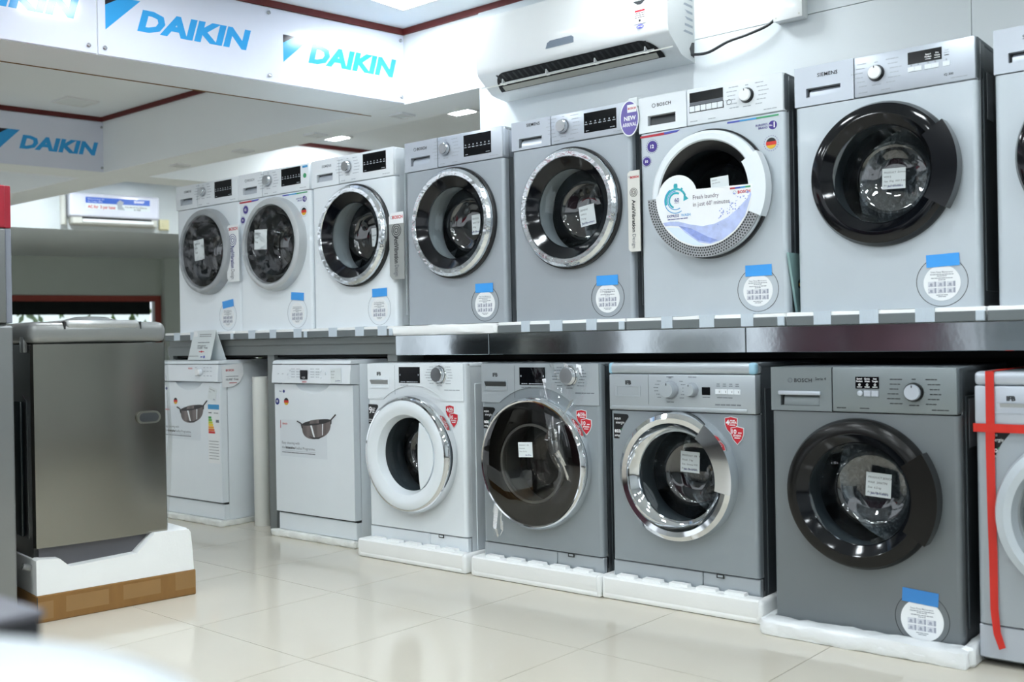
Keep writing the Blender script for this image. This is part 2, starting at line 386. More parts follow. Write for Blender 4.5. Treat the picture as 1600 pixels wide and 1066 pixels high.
# bulkhead with the far air conditioner, recess and window wall behind
o1 = Vector((-10.2, 1.39, 0)); d1 = Vector((math.cos(math.radians(73)), math.sin(math.radians(73)), 0))
o2 = Vector((-13.27, 2.81, 0)); d2 = Vector((math.cos(math.radians(68)), math.sin(math.radians(68)), 0)); n2 = Vector((-d2.y, d2.x, 0))
q = [o1 - d1*5, o1 + d1*4.2, o2 + d2*3, o2 - d2*6]
lab(MB().prismz([(v.x, v.y) for v in q], 2.2, 2.75).build('wall_left', WALLW, smooth=False), 'white bulkhead wall with the distant air conditioner', kind='structure')
fw = empty('wall_window', o2[:], 68, 'grey green far wall with a red framed window', kind='structure')
m = MB(); m.box(-6, 0, 1.69, 3, 0.2, 2.2); m.box(-6, 0, 0, 3, 0.2, 0.9); m.box(1.75, 0, 0.9, 3, 0.2, 1.69); m.build('wall', GREENW, fw, smooth=False)
MB().box(1.77, -0.22, 0, 3, 0.001, 2.199).build('pier', GREENW, fw, smooth=False)
wn = empty('window_1', o2[:], 68, 'window with brick red frame and half lowered dark blind', kind='structure')
m = MB(); m.box(-6, -0.03, 1.61, 1.75, 0.1, 1.69); m.box(1.67, -0.03, 0.9, 1.75, 0.1, 1.61); m.box(-6, -0.03, 0.9, 1.75, 0.1, 0.96); m.build('window_frame', WINRED, wn, smooth=False)
MB().box(1.64, 0.0, 0.96, 1.67, 0.08, 1.61).build('window_stile', WALLW, wn, smooth=False)
BLIND = mat('dark_blind', '#141c1a', 0.7, var=0.25, scale=5, spec=0.2)
for k in range(8): MB().box(-6, 0.05, 1.435 + k*0.022, 1.62, 0.058, 1.4575 + k*0.022).build('blind_slat', BLIND, wn, smooth=False)
MB().box(-6, 0.075, 0.96, 1.62, 0.08, 1.61).build('pane', GLASSW, wn, smooth=False)
HEDGE = mat('hedge_leaf', '#7f9a58', 0.6, var=0.5, scale=9)
hd = MB(); rnd = random.Random(3)
for k in range(700):
    u, y, z = rnd.uniform(-5, 4), rnd.uniform(1.2, 2.4), rnd.uniform(0, 2.2); s = rnd.uniform(0.05, 0.12); a, b = rnd.uniform(0, 6.3), rnd.uniform(-1, 1)
    dx, dz = s*math.cos(a), s*math.sin(a)
    hd.add([(u-dx, y, z-dz), (u+dz*0.4, y+b*s, z-dx*0.4), (u+dx, y, z+dz), (u-dz*0.4, y-b*s, z+dx*0.4)], [(0, 1, 2, 3)])
h = hd.build('hedge', HEDGE, smooth=False); h.location = o2; h.rotation_euler = (0, 0, math.radians(68)); lab(h, 'sunlit green hedge leaves outside the far window', 'hedge', kind='stuff')

# ------------------------------------------------------------------ ceiling lamps
LAMPM = mat('lamp_diffuser', (0.885, 0.957, 1.0), 0.4, var=0, emit=LAMP_STRENGTH)
LAMPS = mat('small_lamp_diffuser', (0.885, 0.957, 1.0), 0.4, var=0, emit=LAMP_STRENGTH*2.4)
LAMPOFF = mat('lamp_diffuser_off', '#dfe3e2', 0.4, var=0)
LAMPF = mat('lamp_frame', '#e6e8e8', 0.4, var=0)
lproto = {}
def lamp(x, y, z, size, on, label, rz=0.0):
    r = empty('ceiling_lamp' if size > 0.15 else 'downlight', (x, y, z), rz, label, 'ceiling lamp', 'square ceiling lamps' if size > 0.15 else 'small square downlights in the beam')
    k = (size, on)
    h = size/2; e = h + 0.018
    if k not in lproto:
        m = MB(); m.box(-e, -e, -0.012, e, -h, 0); m.box(-e, h, -0.012, e, e, 0); m.box(-e, -h, -0.012, -h, h, 0); m.box(h, -h, -0.012, e, h, 0)
        f = m.build('frame', LAMPF, r, smooth=False)
        d = MB().box(-h, -h, -0.008, h, h, 0).build('diffuser', (LAMPM if size > 0.25 else LAMPS) if on else LAMPOFF, r, smooth=False); lproto[k] = (f, d)
    else:
        for s0 in lproto[k]:
            c = s0.copy(); COL.objects.link(c); c.parent = r
    return r
for iy, y in enumerate((0.30, -1.1, -2.5, -3.9, -5.3)):
    for ix in range(2 if iy == 0 else 5):
        near = ix == 0 and iy == 0
        lamp(-3.70 + 1.43*ix, y, 2.7499, 0.27, True, 'lit square lamp in the corner of the near ceiling bay' if near else 'lit square lamp in the near ceiling bay overhead')
lamp(-5.23, 2.40, 2.7499, 0.2, True, 'lit square ceiling lamp beside the white wall edge')
lamp(-6.66, 2.40, 2.7499, 0.2, True, 'lit square ceiling lamp above the third shelf washer')
for x, y in ((-5.2, 4.2), (-6.6, 4.2), (-3.8, 2.4), (-3.8, 4.2), (-8.9, 2.3), (-8.6, 3.8), (-9.4, 1.3), (-9.8, -1.8)): lamp(x, y, 2.7499, 0.2, True, 'lit square lamp in a bay behind the beams')
lamp(-7.0, 0.30, 2.7499, 0.2, False, 'unlit square fitting in the ceiling before the far signboard')
for x, y, t in ((-4.29, 0.868, 'next to the near signboard corner'), (-5.09, 0.885, 'above the white shelf washer with chrome ring'), (-5.86, 0.89, 'above the second shelf washer'), (-6.65, 0.91, 'nearest the far signboard')):
    lamp(x, y, ZB - 0.0001, 0.075, False, 'small unlit square downlight in beam ' + t)

# ------------------------------------------------------------------ signboards
def logo(r, x, z, h, wd, tri):
    m = MB(); m.text('DAIKIN', x, z, h, -0.0085, bold=0.05, shear=0.22, width=wd); m.prism(tri[0], -0.0085, -0.008); m.build('lettering', DAIB, r, smooth=False)
    MB().prism(tri[1], -0.0086, -0.008).build('emblem', DAIK, r, smooth=False)
def screws(r, pts):
    for x, z in pts: MB().lathe([(0.0095, -0.004), (0.0095, -0.016), (0.006, -0.019), (0, -0.019)], x, z, 20).build('screw', STEELS, r)
def signboard(loc, x0, x1, label):
    r = empty('sign_board', loc, 79, label, 'signboard')
    MB().rbox(x0, -0.008, ZB + 0.004, x1, -0.002, 2.712, 0.002, 1).build('acrylic_sheet', ACRYL, r)
    return r
r = signboard((c1.x, c1.y, 0), -1.685, -0.004, 'long glossy white signboard with two blue brand names')
logo(r, -1.504, 2.477, 0.092, 0.575, ([(-1.65, 2.45), (-1.65, 2.565), (-1.572, 2.612), (-1.487, 2.612)], [(-1.65, 2.565), (-1.65, 2.612), (-1.572, 2.612)]))
logo(r, -0.608, 2.471, 0.091, 0.552, ([(-0.752, 2.445), (-0.752, 2.545), (-0.68, 2.588), (-0.598, 2.588)], [(-0.752, 2.545), (-0.752, 2.588), (-0.68, 2.588)]))
screws(r, [(-1.655, 2.364), (-0.831, 2.684), (-0.83, 2.363), (-0.028, 2.68), (-0.027, 2.364), (-1.655, 2.684)])
r = signboard((c1.x, c1.y, 0), -3.37, -1.69, 'glossy white signboard cut off by the photo edge, blue brand name')
logo(r, -2.34, 2.48, 0.092, 0.578, ([(-2.49, 2.45), (-2.49, 2.565), (-2.41, 2.612), (-2.33, 2.612)], [(-2.49, 2.565), (-2.49, 2.612), (-2.41, 2.612)]))
screws(r, [(-1.727, 2.364), (-1.727, 2.684), (-2.55, 2.364), (-2.55, 2.684)])
r = signboard((c2.x, c2.y, 0), -1.68, -0.004, 'shaded grey signboard over the unlit bay, blue brand name')
logo(r, -0.617, 2.457, 0.09, 0.562, ([(-0.762, 2.425), (-0.762, 2.54), (-0.69, 2.585), (-0.61, 2.585)], [(-0.762, 2.54), (-0.762, 2.585), (-0.69, 2.585)]))
screws(r, [(-0.03, 2.672), (-0.03, 2.362), (-0.83, 2.672), (-0.83, 2.362)])

# ------------------------------------------------------------------ split air conditioners
def rail(prof, x0, x1, m, name, parent): return MB().prismx(prof, x0, x1).build(name, m, parent)
r = empty('air_conditioner', (-3.345, 0.69, 2.215), 0, 'white split air conditioner with open louvre on the panelled wall', 'air conditioner')
W_ = 1.095
MB().prismx([(0, 0), (0, 0.385), (-0.20, 0.385), (-0.225, 0.375), (-0.236, 0.35), (-0.24, 0.30), (-0.238, 0.125), (-0.231, 0.100), (-0.2255, 0.0875), (-0.124, 0.0152), (-0.09, 0.008)], 0, W_).build('housing', ACW, r)
# rounded lower lip that frames the outlet
ACL = mat('ac_louvre_grey', '#b3b1a6', 0.45, var=0.03)
def lip_pt(t, d):
    # outlet slope from (y -.222,z .088) down to (y -.13,z .018), d pushes outwards
    y, z = -0.224 + t*0.098, 0.086 - t*0.07; nx, nz = -0.58, -0.81
    return y + nx*d, z + nz*d
def on_slope(x, t, d): y, z = lip_pt(t, d); return (x, y, z)
out = []
for k in range(13): a = math.pi/2*k/12; out.append((0.075 + 0.09*(1-math.sin(a)), 0.0 + 0.96*(1-math.cos(a))))
slot = out + [(W_-x, t) for x, t in out[::-1]]
vs = [on_slope(x, t, 0.0035) for x, t in slot]
MB().add(vs, [tuple(range(len(vs)))]).build('outlet', VOID, r, smooth=False)
for t, d, mm, th in ((0.50, 0.006, ACW, 0.03), (0.79, 0.0045, ACL, 0.12)):
    MB().add([on_slope(0.105, t-th, d), on_slope(W_-0.105, t-th, d), on_slope(W_-0.105, t+th, d), on_slope(0.105, t+th, d), on_slope(0.105, t-th, d+0.003), on_slope(W_-0.105, t-th, d+0.003), on_slope(W_-0.105, t+th, d+0.003), on_slope(0.105, t+th, d+0.003)],
             [(0,3,2,1),(4,5,6,7),(0,1,5,4),(1,2,6,5),(2,3,7,6),(3,0,4,7)]).build('louvre', mm, r, smooth=False)
for x in (0.13, 0.40, 0.68, 0.95):
    MB().add([on_slope(x, 0.3, 0.004), on_slope(x+0.006, 0.3, 0.004), on_slope(x+0.006, 0.62, 0.004), on_slope(x, 0.62, 0.004), on_slope(x, 0.38, 0.022), on_slope(x+0.006, 0.38, 0.022), on_slope(x+0.006, 0.52, 0.022), on_slope(x, 0.52, 0.022)],
             [(0,3,2,1),(4,5,6,7),(0,1,5,4),(1,2,6,5),(2,3,7,6),(3,0,4,7)]).build('louvre_arm', ACW, r, smooth=False)
fin = MB()
for k in range(26):
    x = 0.11 + k*0.034
    fin.add([on_slope(x, 0.06, 0.0045), on_slope(x+0.012, 0.06, 0.0045), on_slope(x+0.018, 0.42, 0.0045), on_slope(x+0.006, 0.42, 0.0045)], [(0, 1, 2, 3)])
fin.build('fins', BLACKM, r, smooth=False)
MB().prism([(0.435, 0.142), (0.445, 0.168), (0.462, 0.176), (0.585, 0.176), (0.597, 0.168), (0.597, 0.142)], -0.2395, -0.238).build('receiver_window', mat('grey_window', '#6f7b8a', 0.25, var=0.03), r)
MB().box(-0.0005, -0.2, 0.03, W_+0.0005, -0.198, 0.036).build('seam', ACG, r, smooth=False)
MB().plate(0.925, 0.153, 0.992, 0.37, -0.2404).build('energy_label', PAPER, r, smooth=False)
m = MB(); m.sector(0.958, 0.272, 0.016, 0.031, 20, 200, -0.2425, -0.2412); m.plate(0.933, 0.204, 0.984, 0.212, -0.2412); m.build('label_red', INKR, r, smooth=False)
m = MB(); m.prism([(0.926, 0.265), (0.990, 0.269), (0.990, 0.253), (0.966, 0.237), (0.948, 0.237), (0.926, 0.251)], -0.2426, -0.2414); m.plate(0.952, 0.160, 0.962, 0.170, -0.2412)
for k in range(3): m.dashes(0.933, 0.196 - k*0.009, 0.05, 0.003, -0.2414, 3)
m.build('label_print', INKD, r, smooth=False)
MB().text('POWER SAVINGS', 0.958, 0.252, 0.007, -0.2428, 'c', bold=0.02).build('label_lettering', INKW, r, smooth=False)
MB().disc(0.958, 0.139, 0.008, -0.2416, -0.2402, 32, 2.4).build('maker_badge', mat('badge_blue', '#4a4bd0', .4, var=0), r, smooth=False)
MB().text('Carrier', 0.958, 0.1355, 0.0075, -0.242, 'c', bold=0.02, shear=0.2).build('badge_lettering', INKW, r, smooth=False)
m = MB()
for k in range(9): m.add([(W_+0.001, -0.06 - 0.05*random.random(), 0.36 - k*0.03), (W_+0.001, -0.02, 0.36 - k*0.03), (W_+0.001, -0.02, 0.371 - k*0.03), (W_+0.001, -0.09, 0.371 - k*0.03)], [(0, 1, 2, 3)])
m.build('side_print', INKL, r, smooth=False)
MB().prismx([(-0.05 + 0.018*math.cos(a*0.4), 0.37 + 0.02*math.sin(a*0.4)) for a in range(16)], W_, W_+0.0015).build('side_sticker', GREENS, r, smooth=False)
MB().prismx([(-0.012, 0.02), (-0.04, 0.03), (-0.05, 0.055), (-0.03, 0.085), (-0.008, 0.09)], W_-0.001, W_+0.001).build('cable_port', BLACKM, r, smooth=False)
# cable and junction box
def bez(P, n=24):
    out = []
    for k in range(len(P)-1):
        p0 = P[max(k-1, 0)]; p1 = P[k]; p2 = P[k+1]; p3 = P[min(k+2, len(P)-1)]
        for i in range(n//(len(P)-1)):
            t = i/(n//(len(P)-1)); out.append(tuple(0.5*((2*p1[a]) + (-p0[a]+p2[a])*t + (2*p0[a]-5*p1[a]+4*p2[a]-p3[a])*t*t + (-p0[a]+3*p1[a]-3*p2[a]+p3[a])*t**3) for a in range(3)))
    return out + [P[-1]]
lab(MB().tube(bez([(-2.252, 0.655, 2.246), (-2.16, 0.64, 2.235), (-2.06, 0.635, 2.262), (-1.97, 0.64, 2.276), (-1.885, 0.655, 2.300), (-1.84, 0.665, 2.335)], 40), 0.0065).build('power_cable', RUBB), 'black power cable from air conditioner to junction box', 'cable')
r = empty('junction_box', (-1.845, 0.688, 2.30), 0, 'white square junction box on the panelled wall', 'junction box')
MB().rbox(0, -0.055, 0, 0.125, 0, 0.135, 0.003).build('box', ACW, r); MB().rbox(-0.002, -0.062, -0.002, 0.127, -0.05, 0.137, 0.004).build('cover', ACW, r)
for x, z in ((0.012, 0.012), (0.113, 0.012), (0.012, 0.123), (0.113, 0.123)): MB().lathe([(0.004, -0.06), (0.004, -0.0635), (0, -0.0635)], x, z, 12).build('screw', ACG, r)
lab(MB().tube([(-1.775, 0.672, 2.436), (-1.775, 0.672, 2.74)], 0.011, 12).build('conduit', ACG), 'cream conduit pipe rising from junction box', 'pipe')
# distant air conditioner
r = empty('air_conditioner', tuple(o1 + d1*0.43 + Vector((0, 0, 2.24))), 73, 'distant white split air conditioner with blue banner above grey soffit', 'air conditioner')
ACF = mat('ac_lavender_white', '#dfe1ee', 0.2, coat=0.5, var=0.01)
MB().rbox(0.02, -0.18, 0.0, 0.86, 0, 0.30, 0.02, 3).build('housing', ACG, r); MB().rbox(0.0, -0.205, 0.075, 0.88, -0.02, 0.315, 0.025, 4).build('front_panel', ACF, r)
MB().box(0.12, -0.186, 0.058, 0.80, -0.178, 0.074).build('outlet', VOID, r, smooth=False); MB().rbox(0.12, -0.192, 0.02, 0.82, -0.176, 0.056, 0.004).build('louvre', ACW, r)
MB().plate(0.15, 0.155, 0.78, 0.275, -0.206).build('banner', PAPERT, r, smooth=False); MB().plate(0.15, 0.215, 0.78, 0.275, -0.2068).build('banner_header', mat('banner_blue', '#2f5fc0', .4, var=0.02), r, smooth=False)
m = MB(); m.text('SHARP', 0.62, 0.238, 0.024, -0.208, bold=0.03); m.text('Plasma Inverter AC', 0.17, 0.25, 0.014, -0.208); m.text('Plus 5 years BPO', 0.17, 0.225, 0.014, -0.208); m.build('banner_lettering', INKW, r, smooth=False)
MB().text('AC for  3 per hour', 0.17, 0.165, 0.03, -0.2072, bold=0.03, width=0.27).build('banner_offer', INKR, r, smooth=False)
m = MB(); m.text('Standard Installation', 0.53, 0.185, 0.014, -0.2072, bold=0.01, width=0.22); m.text('& 1000', 0.62, 0.16, 0.016, -0.2072, bold=0.02); m.build('banner_note', INKD, r, smooth=False)
MB().prism([(0.46, 0.16), (0.53, 0.16), (0.50, 0.20), (0.52, 0.24), (0.48, 0.26), (0.45, 0.23)], -0.2085, -0.2075).build('banner_picture', INKL, r, smooth=False)
lab(MB().tube([tuple(o1 + d1*0.395 + Vector((0, 0, z)) + Vector((d1.y, -d1.x, 0))*0.05) for z in (2.24, 2.4, 2.6)], 0.03, 10).build('pipe_cover', ACG), 'cream pipe cover beside the distant air conditioner', 'pipe')
rk = empty('wall_socket', tuple(o1 + d1*1.345 + Vector((0, 0, 2.232))), 73, 'cream square wall socket right of the distant air conditioner', 'socket')
CREAM = mat('cream_plastic', '#efe8bf', 0.5, var=0.02)
MB().rbox(0, -0.06, 0, 0.10, 0, 0.11, 0.006).build('box', CREAM, rk); MB().rbox(0.03, -0.066, 0.03, 0.07, -0.058, 0.08, 0.003).build('plug_face', CREAM, rk)

# ------------------------------------------------------------------ washing machines
W0, D0 = 0.598, 0.56
def hole_panel(x0, z0, x1, z1, cx, cz, r, y=0.0, depth=0.03, e=0.016):
    m = MB(); a0, a1 = x0 + e, x1 - e
    angs = [2*math.pi*i/80 for i in range(80)] + [math.atan2(z-cz, x-cx) % (2*math.pi) for x in (a0, a1) for z in (z0, z1)]
    angs = sorted(set(round(a, 6) for a in angs)); n = len(angs); ins = []; outs = []
    for a in angs:
        c, s = math.cos(a), math.sin(a); t = 1e9
        if c > 1e-9: t = min(t, (a1-cx)/c)
        if c < -1e-9: t = min(t, (a0-cx)/c)
        if s > 1e-9: t = min(t, (z1-cz)/s)
        if s < -1e-9: t = min(t, (z0-cz)/s)
        ins.append((cx+r*c, cz+r*s)); outs.append((cx+t*c, cz+t*s))
    vs = [(x, y, z) for x, z in ins] + [(x, y, z) for x, z in outs] + [(x, y+depth, z) for x, z in ins]
    fs = []
    for i in range(n):
        j = (i+1) % n; fs += [(i, j, n+j, n+i), (2*n+i, 2*n+j, j, i)]
    m.add(vs, fs)
    for sx, xe in ((-1, x0), (1, x1)):
        prof = [(xe - sx*e, y)] + [(xe - sx*e + sx*e*math.sin(q), y + e - e*math.cos(q)) for q in (0.3, 0.6, 0.9, 1.2, math.pi/2)] + [(xe, y+0.034)]
        vs = [(x, yy, z0) for x, yy in prof] + [(x, yy, z1) for x, yy in prof]; k = len(prof)
        m.add(vs, [(i, i+1, i+1+k, i+k) for i in range(k-1)])
    m.add([(x0, y+e, z1), (x1, y+e, z1), (x1, y+0.03, z1), (x0, y+0.03, z1), (x0+e, y, z1), (x1-e, y, z1)], [(4, 5, 1, 0), (0, 1, 2, 3)])
    return m
def body(r, m, w, d, h, z0=0.0, side=None):
    b = MB(); x0, x1, y0 = 0.002, w - 0.002, 0.036; t = 0.004
    for a in ((x0, y0, z0, x0+t, d, h-0.004), (x1-t, y0, z0, x1, d, h-0.004), (x0, y0, h-0.018, x1, d, h-0.004), (x0, d-t, z0, x1, d, h-0.004), (x0, y0, z0, x1, d, z0+t)): b.box(*a)
    b.build('cabinet', side or m, r)
    s = MB(); s.rbox(w-0.005, y0+0.03, z0+0.05, w+0.0015, d-0.03, h-0.09, 0.0015, 1); s.build('side_panel', side or m, r)
    MB().box(w-0.003, 0.0345, z0, w+0.0004, 0.0375, h-0.01).build('edge_highlight', CHROME if side is not WHITE else PANELW, r, smooth=False)  # bright strip put in for the highlight along the seam edge
def inside(r, cx, cz, glass=True, rb=0.157, yb=0.115, y0=-0.022, dark=False):
    MB().lathe([(0.205, 0.004), (0.178, 0.02), (0.17, 0.05), (0.172, 0.10), (0.19, 0.125), (0.237, 0.135)], cx, cz, 64).build('gasket', RUBBERD if dark else RUBBER, r)
    d = MB().lathe([(0.237, 0.135), (0.237, 0.43), (0.21, 0.445), (0.10, 0.438), (0.06, 0.44), (0, 0.44)], cx, cz, 64)
    for k in range(3):
        a = math.radians(90 + 120*k); c, s = math.cos(a), math.sin(a); vs = []
        for y, hh in ((0.16, 0.0), (0.19, 0.05), (0.39, 0.05), (0.42, 0.0)):
            for u, rr in ((-0.03, 0.236), (0.0, 0.236 - hh), (0.03, 0.236)): vs.append((cx + rr*c - u*s, y, cz + rr*s + u*c))
        d.add(vs, [(i*3+j, i*3+j+1, i*3+j+4, i*3+j+3) for i in range(3) for j in range(2)])
    d.build('drum', STEELD, r)
    if glass:
        MB().lathe([(rb+0.004, y0), (rb, y0+0.012), (rb-0.004, 0.015), (rb-0.010, 0.035), (rb-0.012, 0.045), (rb-0.022, 0.070), (rb-0.024, 0.080), (rb-0.034, yb-0.014)], cx, cz, 64).build('door_glass_wall', GLASSW2 if dark else GLASSB, r)
        MB().lathe([(rb-0.034, yb-0.014), (rb-0.042, yb-0.004), (rb-0.052, yb), (rb-0.075, yb+0.002), (rb-0.082, yb+0.006), (rb-0.11, yb+0.008), (0, yb+0.009)], cx, cz, 64).build('door_glass', GLASSB, r)
def filt(r, x, z, rr, faint=False, tape=True, tmat=None, rot=0.0, label_r=0.057, tx=0.005, tz=0.068, tw=0.102, th=0.04, seam=SEAM, label=True):
    MB().ring(x, z, rr-0.0008, rr+0.0008, -0.0009, 0.0, 56).build('filter_cover_seam', INKL if faint else seam, r)
    if label:
        MB().disc(x, z-0.004, label_r, -0.0012, 0, 48).build('pump_label', PAPER, r, smooth=False)
        m = MB(); m.text('Drain Pump Maintenance', x, z+0.028, 0.0058, -0.0016, 'c', bold=0.01, width=0.068); m.dashes(x, z+0.022, 0.072, 0.0024, -0.0016, 8, 'c'); m.dashes(x, z+0.017, 0.03, 0.0024, -0.0016, 4, 'c')
        m.dashes(x, z+0.010, 0.066, 0.0026, -0.0016, 7, 'c'); m.dashes(x, z+0.0045, 0.022, 0.0026, -0.0016, 3, 'c'); m.dashes(x, z-0.044, 0.036, 0.0024, -0.0016, 3, 'c'); m.dashes(x, z-0.049, 0.024, 0.0024, -0.0016, 2, 'c')
        m.build('pump_print', mat('pump_ink', '#8d929a', .7, var=0), r, smooth=False)
        p = MB(); q = MB()
        for i in range(3):
            for j in range(2):
                a, b = x - 0.043 + i*0.029, z - 0.0165 - j*0.0205
                p.plate(a, b, a+0.026, b+0.017, -0.0014, 0.0003); q.plate(a+0.020, b+0.001, a+0.026, b+0.017, -0.0018, 0.0002); q.disc(a+0.010, b+0.008, 0.0045, -0.0019, -0.0017, 10); q.dashes(a+0.002, b+0.002, 0.014, 0.002, -0.0018, 2)
        p.build('pump_pictures', mat('picture_grey', '#d3d6dd', .7, var=0), r, smooth=False); q.build('pump_drawings', mat('picture_ink', '#9fa4b2', .7, var=0), r, smooth=False)
    if tape: MB().plate(x+tx-tw/2, z+tz-th/2, x+tx+tw/2, z+tz+th/2, -0.0022, 0.0006, rot).build('blue_tape', tmat or TAPEB, r, smooth=False)
def dial(r, x, z, R, cap, base=BLACKM, y=-0.004, dep=0.024, notch=True, name='dial'):
    k = MB().lathe([(R*1.14, y), (R*1.14, y-0.003), (R*1.08, y-0.006)], x, z, 40); k.lathe([(R*1.02, y-0.003), (R*0.98, y-dep*0.55), (R*0.93, y-dep*0.7)], x, z, 40)
    b = k.build(name, base, r); MB().lathe([(R*0.95, y-dep*0.55), (R*0.93, y-dep*0.85), (R*0.86, y-dep), (0, y-dep)], x, z, 40).build('dial_cap', cap, b)
    if notch: MB().plate(x-R*0.06, z+R*0.55, x+R*0.06, z+R*0.85, y-dep-0.0002, 0.0004).build('dial_mark', INKD, b, smooth=False)
def programs(r, x, z, R, ink, y=-0.0046, n=6, span=0.075, wl=0.05, dot=True):
    m = MB()
    for i in range(n):
        zz = z + span/2 - span*i/(n-1); off = R + 0.012 + 0.006*abs(i-(n-1)/2)*-1 + 0.012
        m.dashes(x-off, zz, wl*random.uniform(0.6, 1), 0.0028, y, 3, 'r'); m.dashes(x+off, zz, wl*random.uniform(0.6, 1), 0.0028, y, 3, 'l')
    m.dashes(x, z+R+0.012, 0.012, 0.003, y, 1, 'c'); m.dashes(x, z-R-0.016, 0.03, 0.003, y, 2, 'c')
    if dot:
        for i in range(18):
            a = 2*math.pi*i/18; m.plate(x+(R+0.006)*math.cos(a)-0.0006, z+(R+0.006)*math.sin(a)-0.0006, x+(R+0.006)*math.cos(a)+0.0006, z+(R+0.006)*math.sin(a)+0.0006, y, 0.0002)
    m.build('program_print', ink, r, smooth=False)
def drawer(r, m, x0, x1, z0, z1, hx0, hz0, hx1, hz1, lip=SILVERP, y=-0.004):
    d = MB().frame(x0, z0, x1, z1, hx0, hz0, hx1, hz1, y, 0.035, 0.02).build('detergent_drawer', m, r, smooth=False)
    k = MB().prismx([(0.018, hz0+0.001), (0.018, hz1-0.004), (0.010, hz1-0.010), (0.004, (hz0+hz1)/2+0.002), (0.001, hz0+0.004), (0.001, hz0+0.001)], hx0+0.010, hx1-0.002).build('drawer_grip', lip, d)
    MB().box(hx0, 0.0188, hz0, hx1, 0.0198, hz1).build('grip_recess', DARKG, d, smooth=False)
def pricetag(r, cx, cz, w, h, y, rot, lines, sign='Jain Brothers', tilt=None):
    MB().plate(cx-w/2, cz-h/2, cx+w/2, cz+h/2, y, 0.0006, rot).build('price_tag', PAPERT, r, smooth=False)
    m = MB(); c, s = math.cos(rot), math.sin(rot)
    def P(u, v): return cx + u*c - v*s, cz + u*s + v*c
    for i, t in enumerate(lines):
        if not t: continue
        x, z = P(-w*0.42, h*(0.26 - 0.21*i)); m.text(t, x, z, h*0.085, y-0.0009, rot=rot, shear=0.15)
    m.build('price_writing', mat('pen_grey', '#4b5054', .8, var=0), r, smooth=False)
    x, z = P(w*0.40, -h*0.40); MB().text(sign, x, z, h*0.095, y-0.0009, 'r', bold=0.015, rot=rot, shear=0.2).build('price_stamp', INKB, r, smooth=False)
def film_dome(r, cx, cz, R, y0, y1, seed):
    rnd = random.Random(seed); m = MB(); prof = [(R, y0), (R*0.96, y0-0.008), (R*0.88, y0-0.010), (R*0.75, y1), (R*0.62, y1), (R*0.48, y1-0.003), (R*0.34, y1-0.003), (R*0.2, y1-0.004), (0, y1-0.004)]
    m.lathe(prof, cx, cz, 34); m.v = [(x + rnd.uniform(-.004, .004), y + rnd.uniform(-.009, .006), z + rnd.uniform(-.004, .004)) for x, y, z in m.v]
    m.build('plastic_film', FILM, r, ang=25)
def sheet(pts_a, pts_b, n, seed, amp, name, parent, m=None):
    """wrinkled sheet between two polylines of equal length"""
    rnd = random.Random(seed); g = MB(); vs = []; k = len(pts_a)
    for a, b in zip(pts_a, pts_b):
        for j in range(n+1):
            t = j/n; vs.append(tuple(a[i]*(1-t) + b[i]*t + rnd.uniform(-amp, amp)*(0.4 if i != 1 else 1) for i in range(3)))
    g.add(vs, [(i*(n+1)+j, i*(n+1)+j+1, (i+1)*(n+1)+j+1, (i+1)*(n+1)+j) for i in range(k-1) for j in range(n)])
    return g.build(name, m or FILM, parent, ang=25)
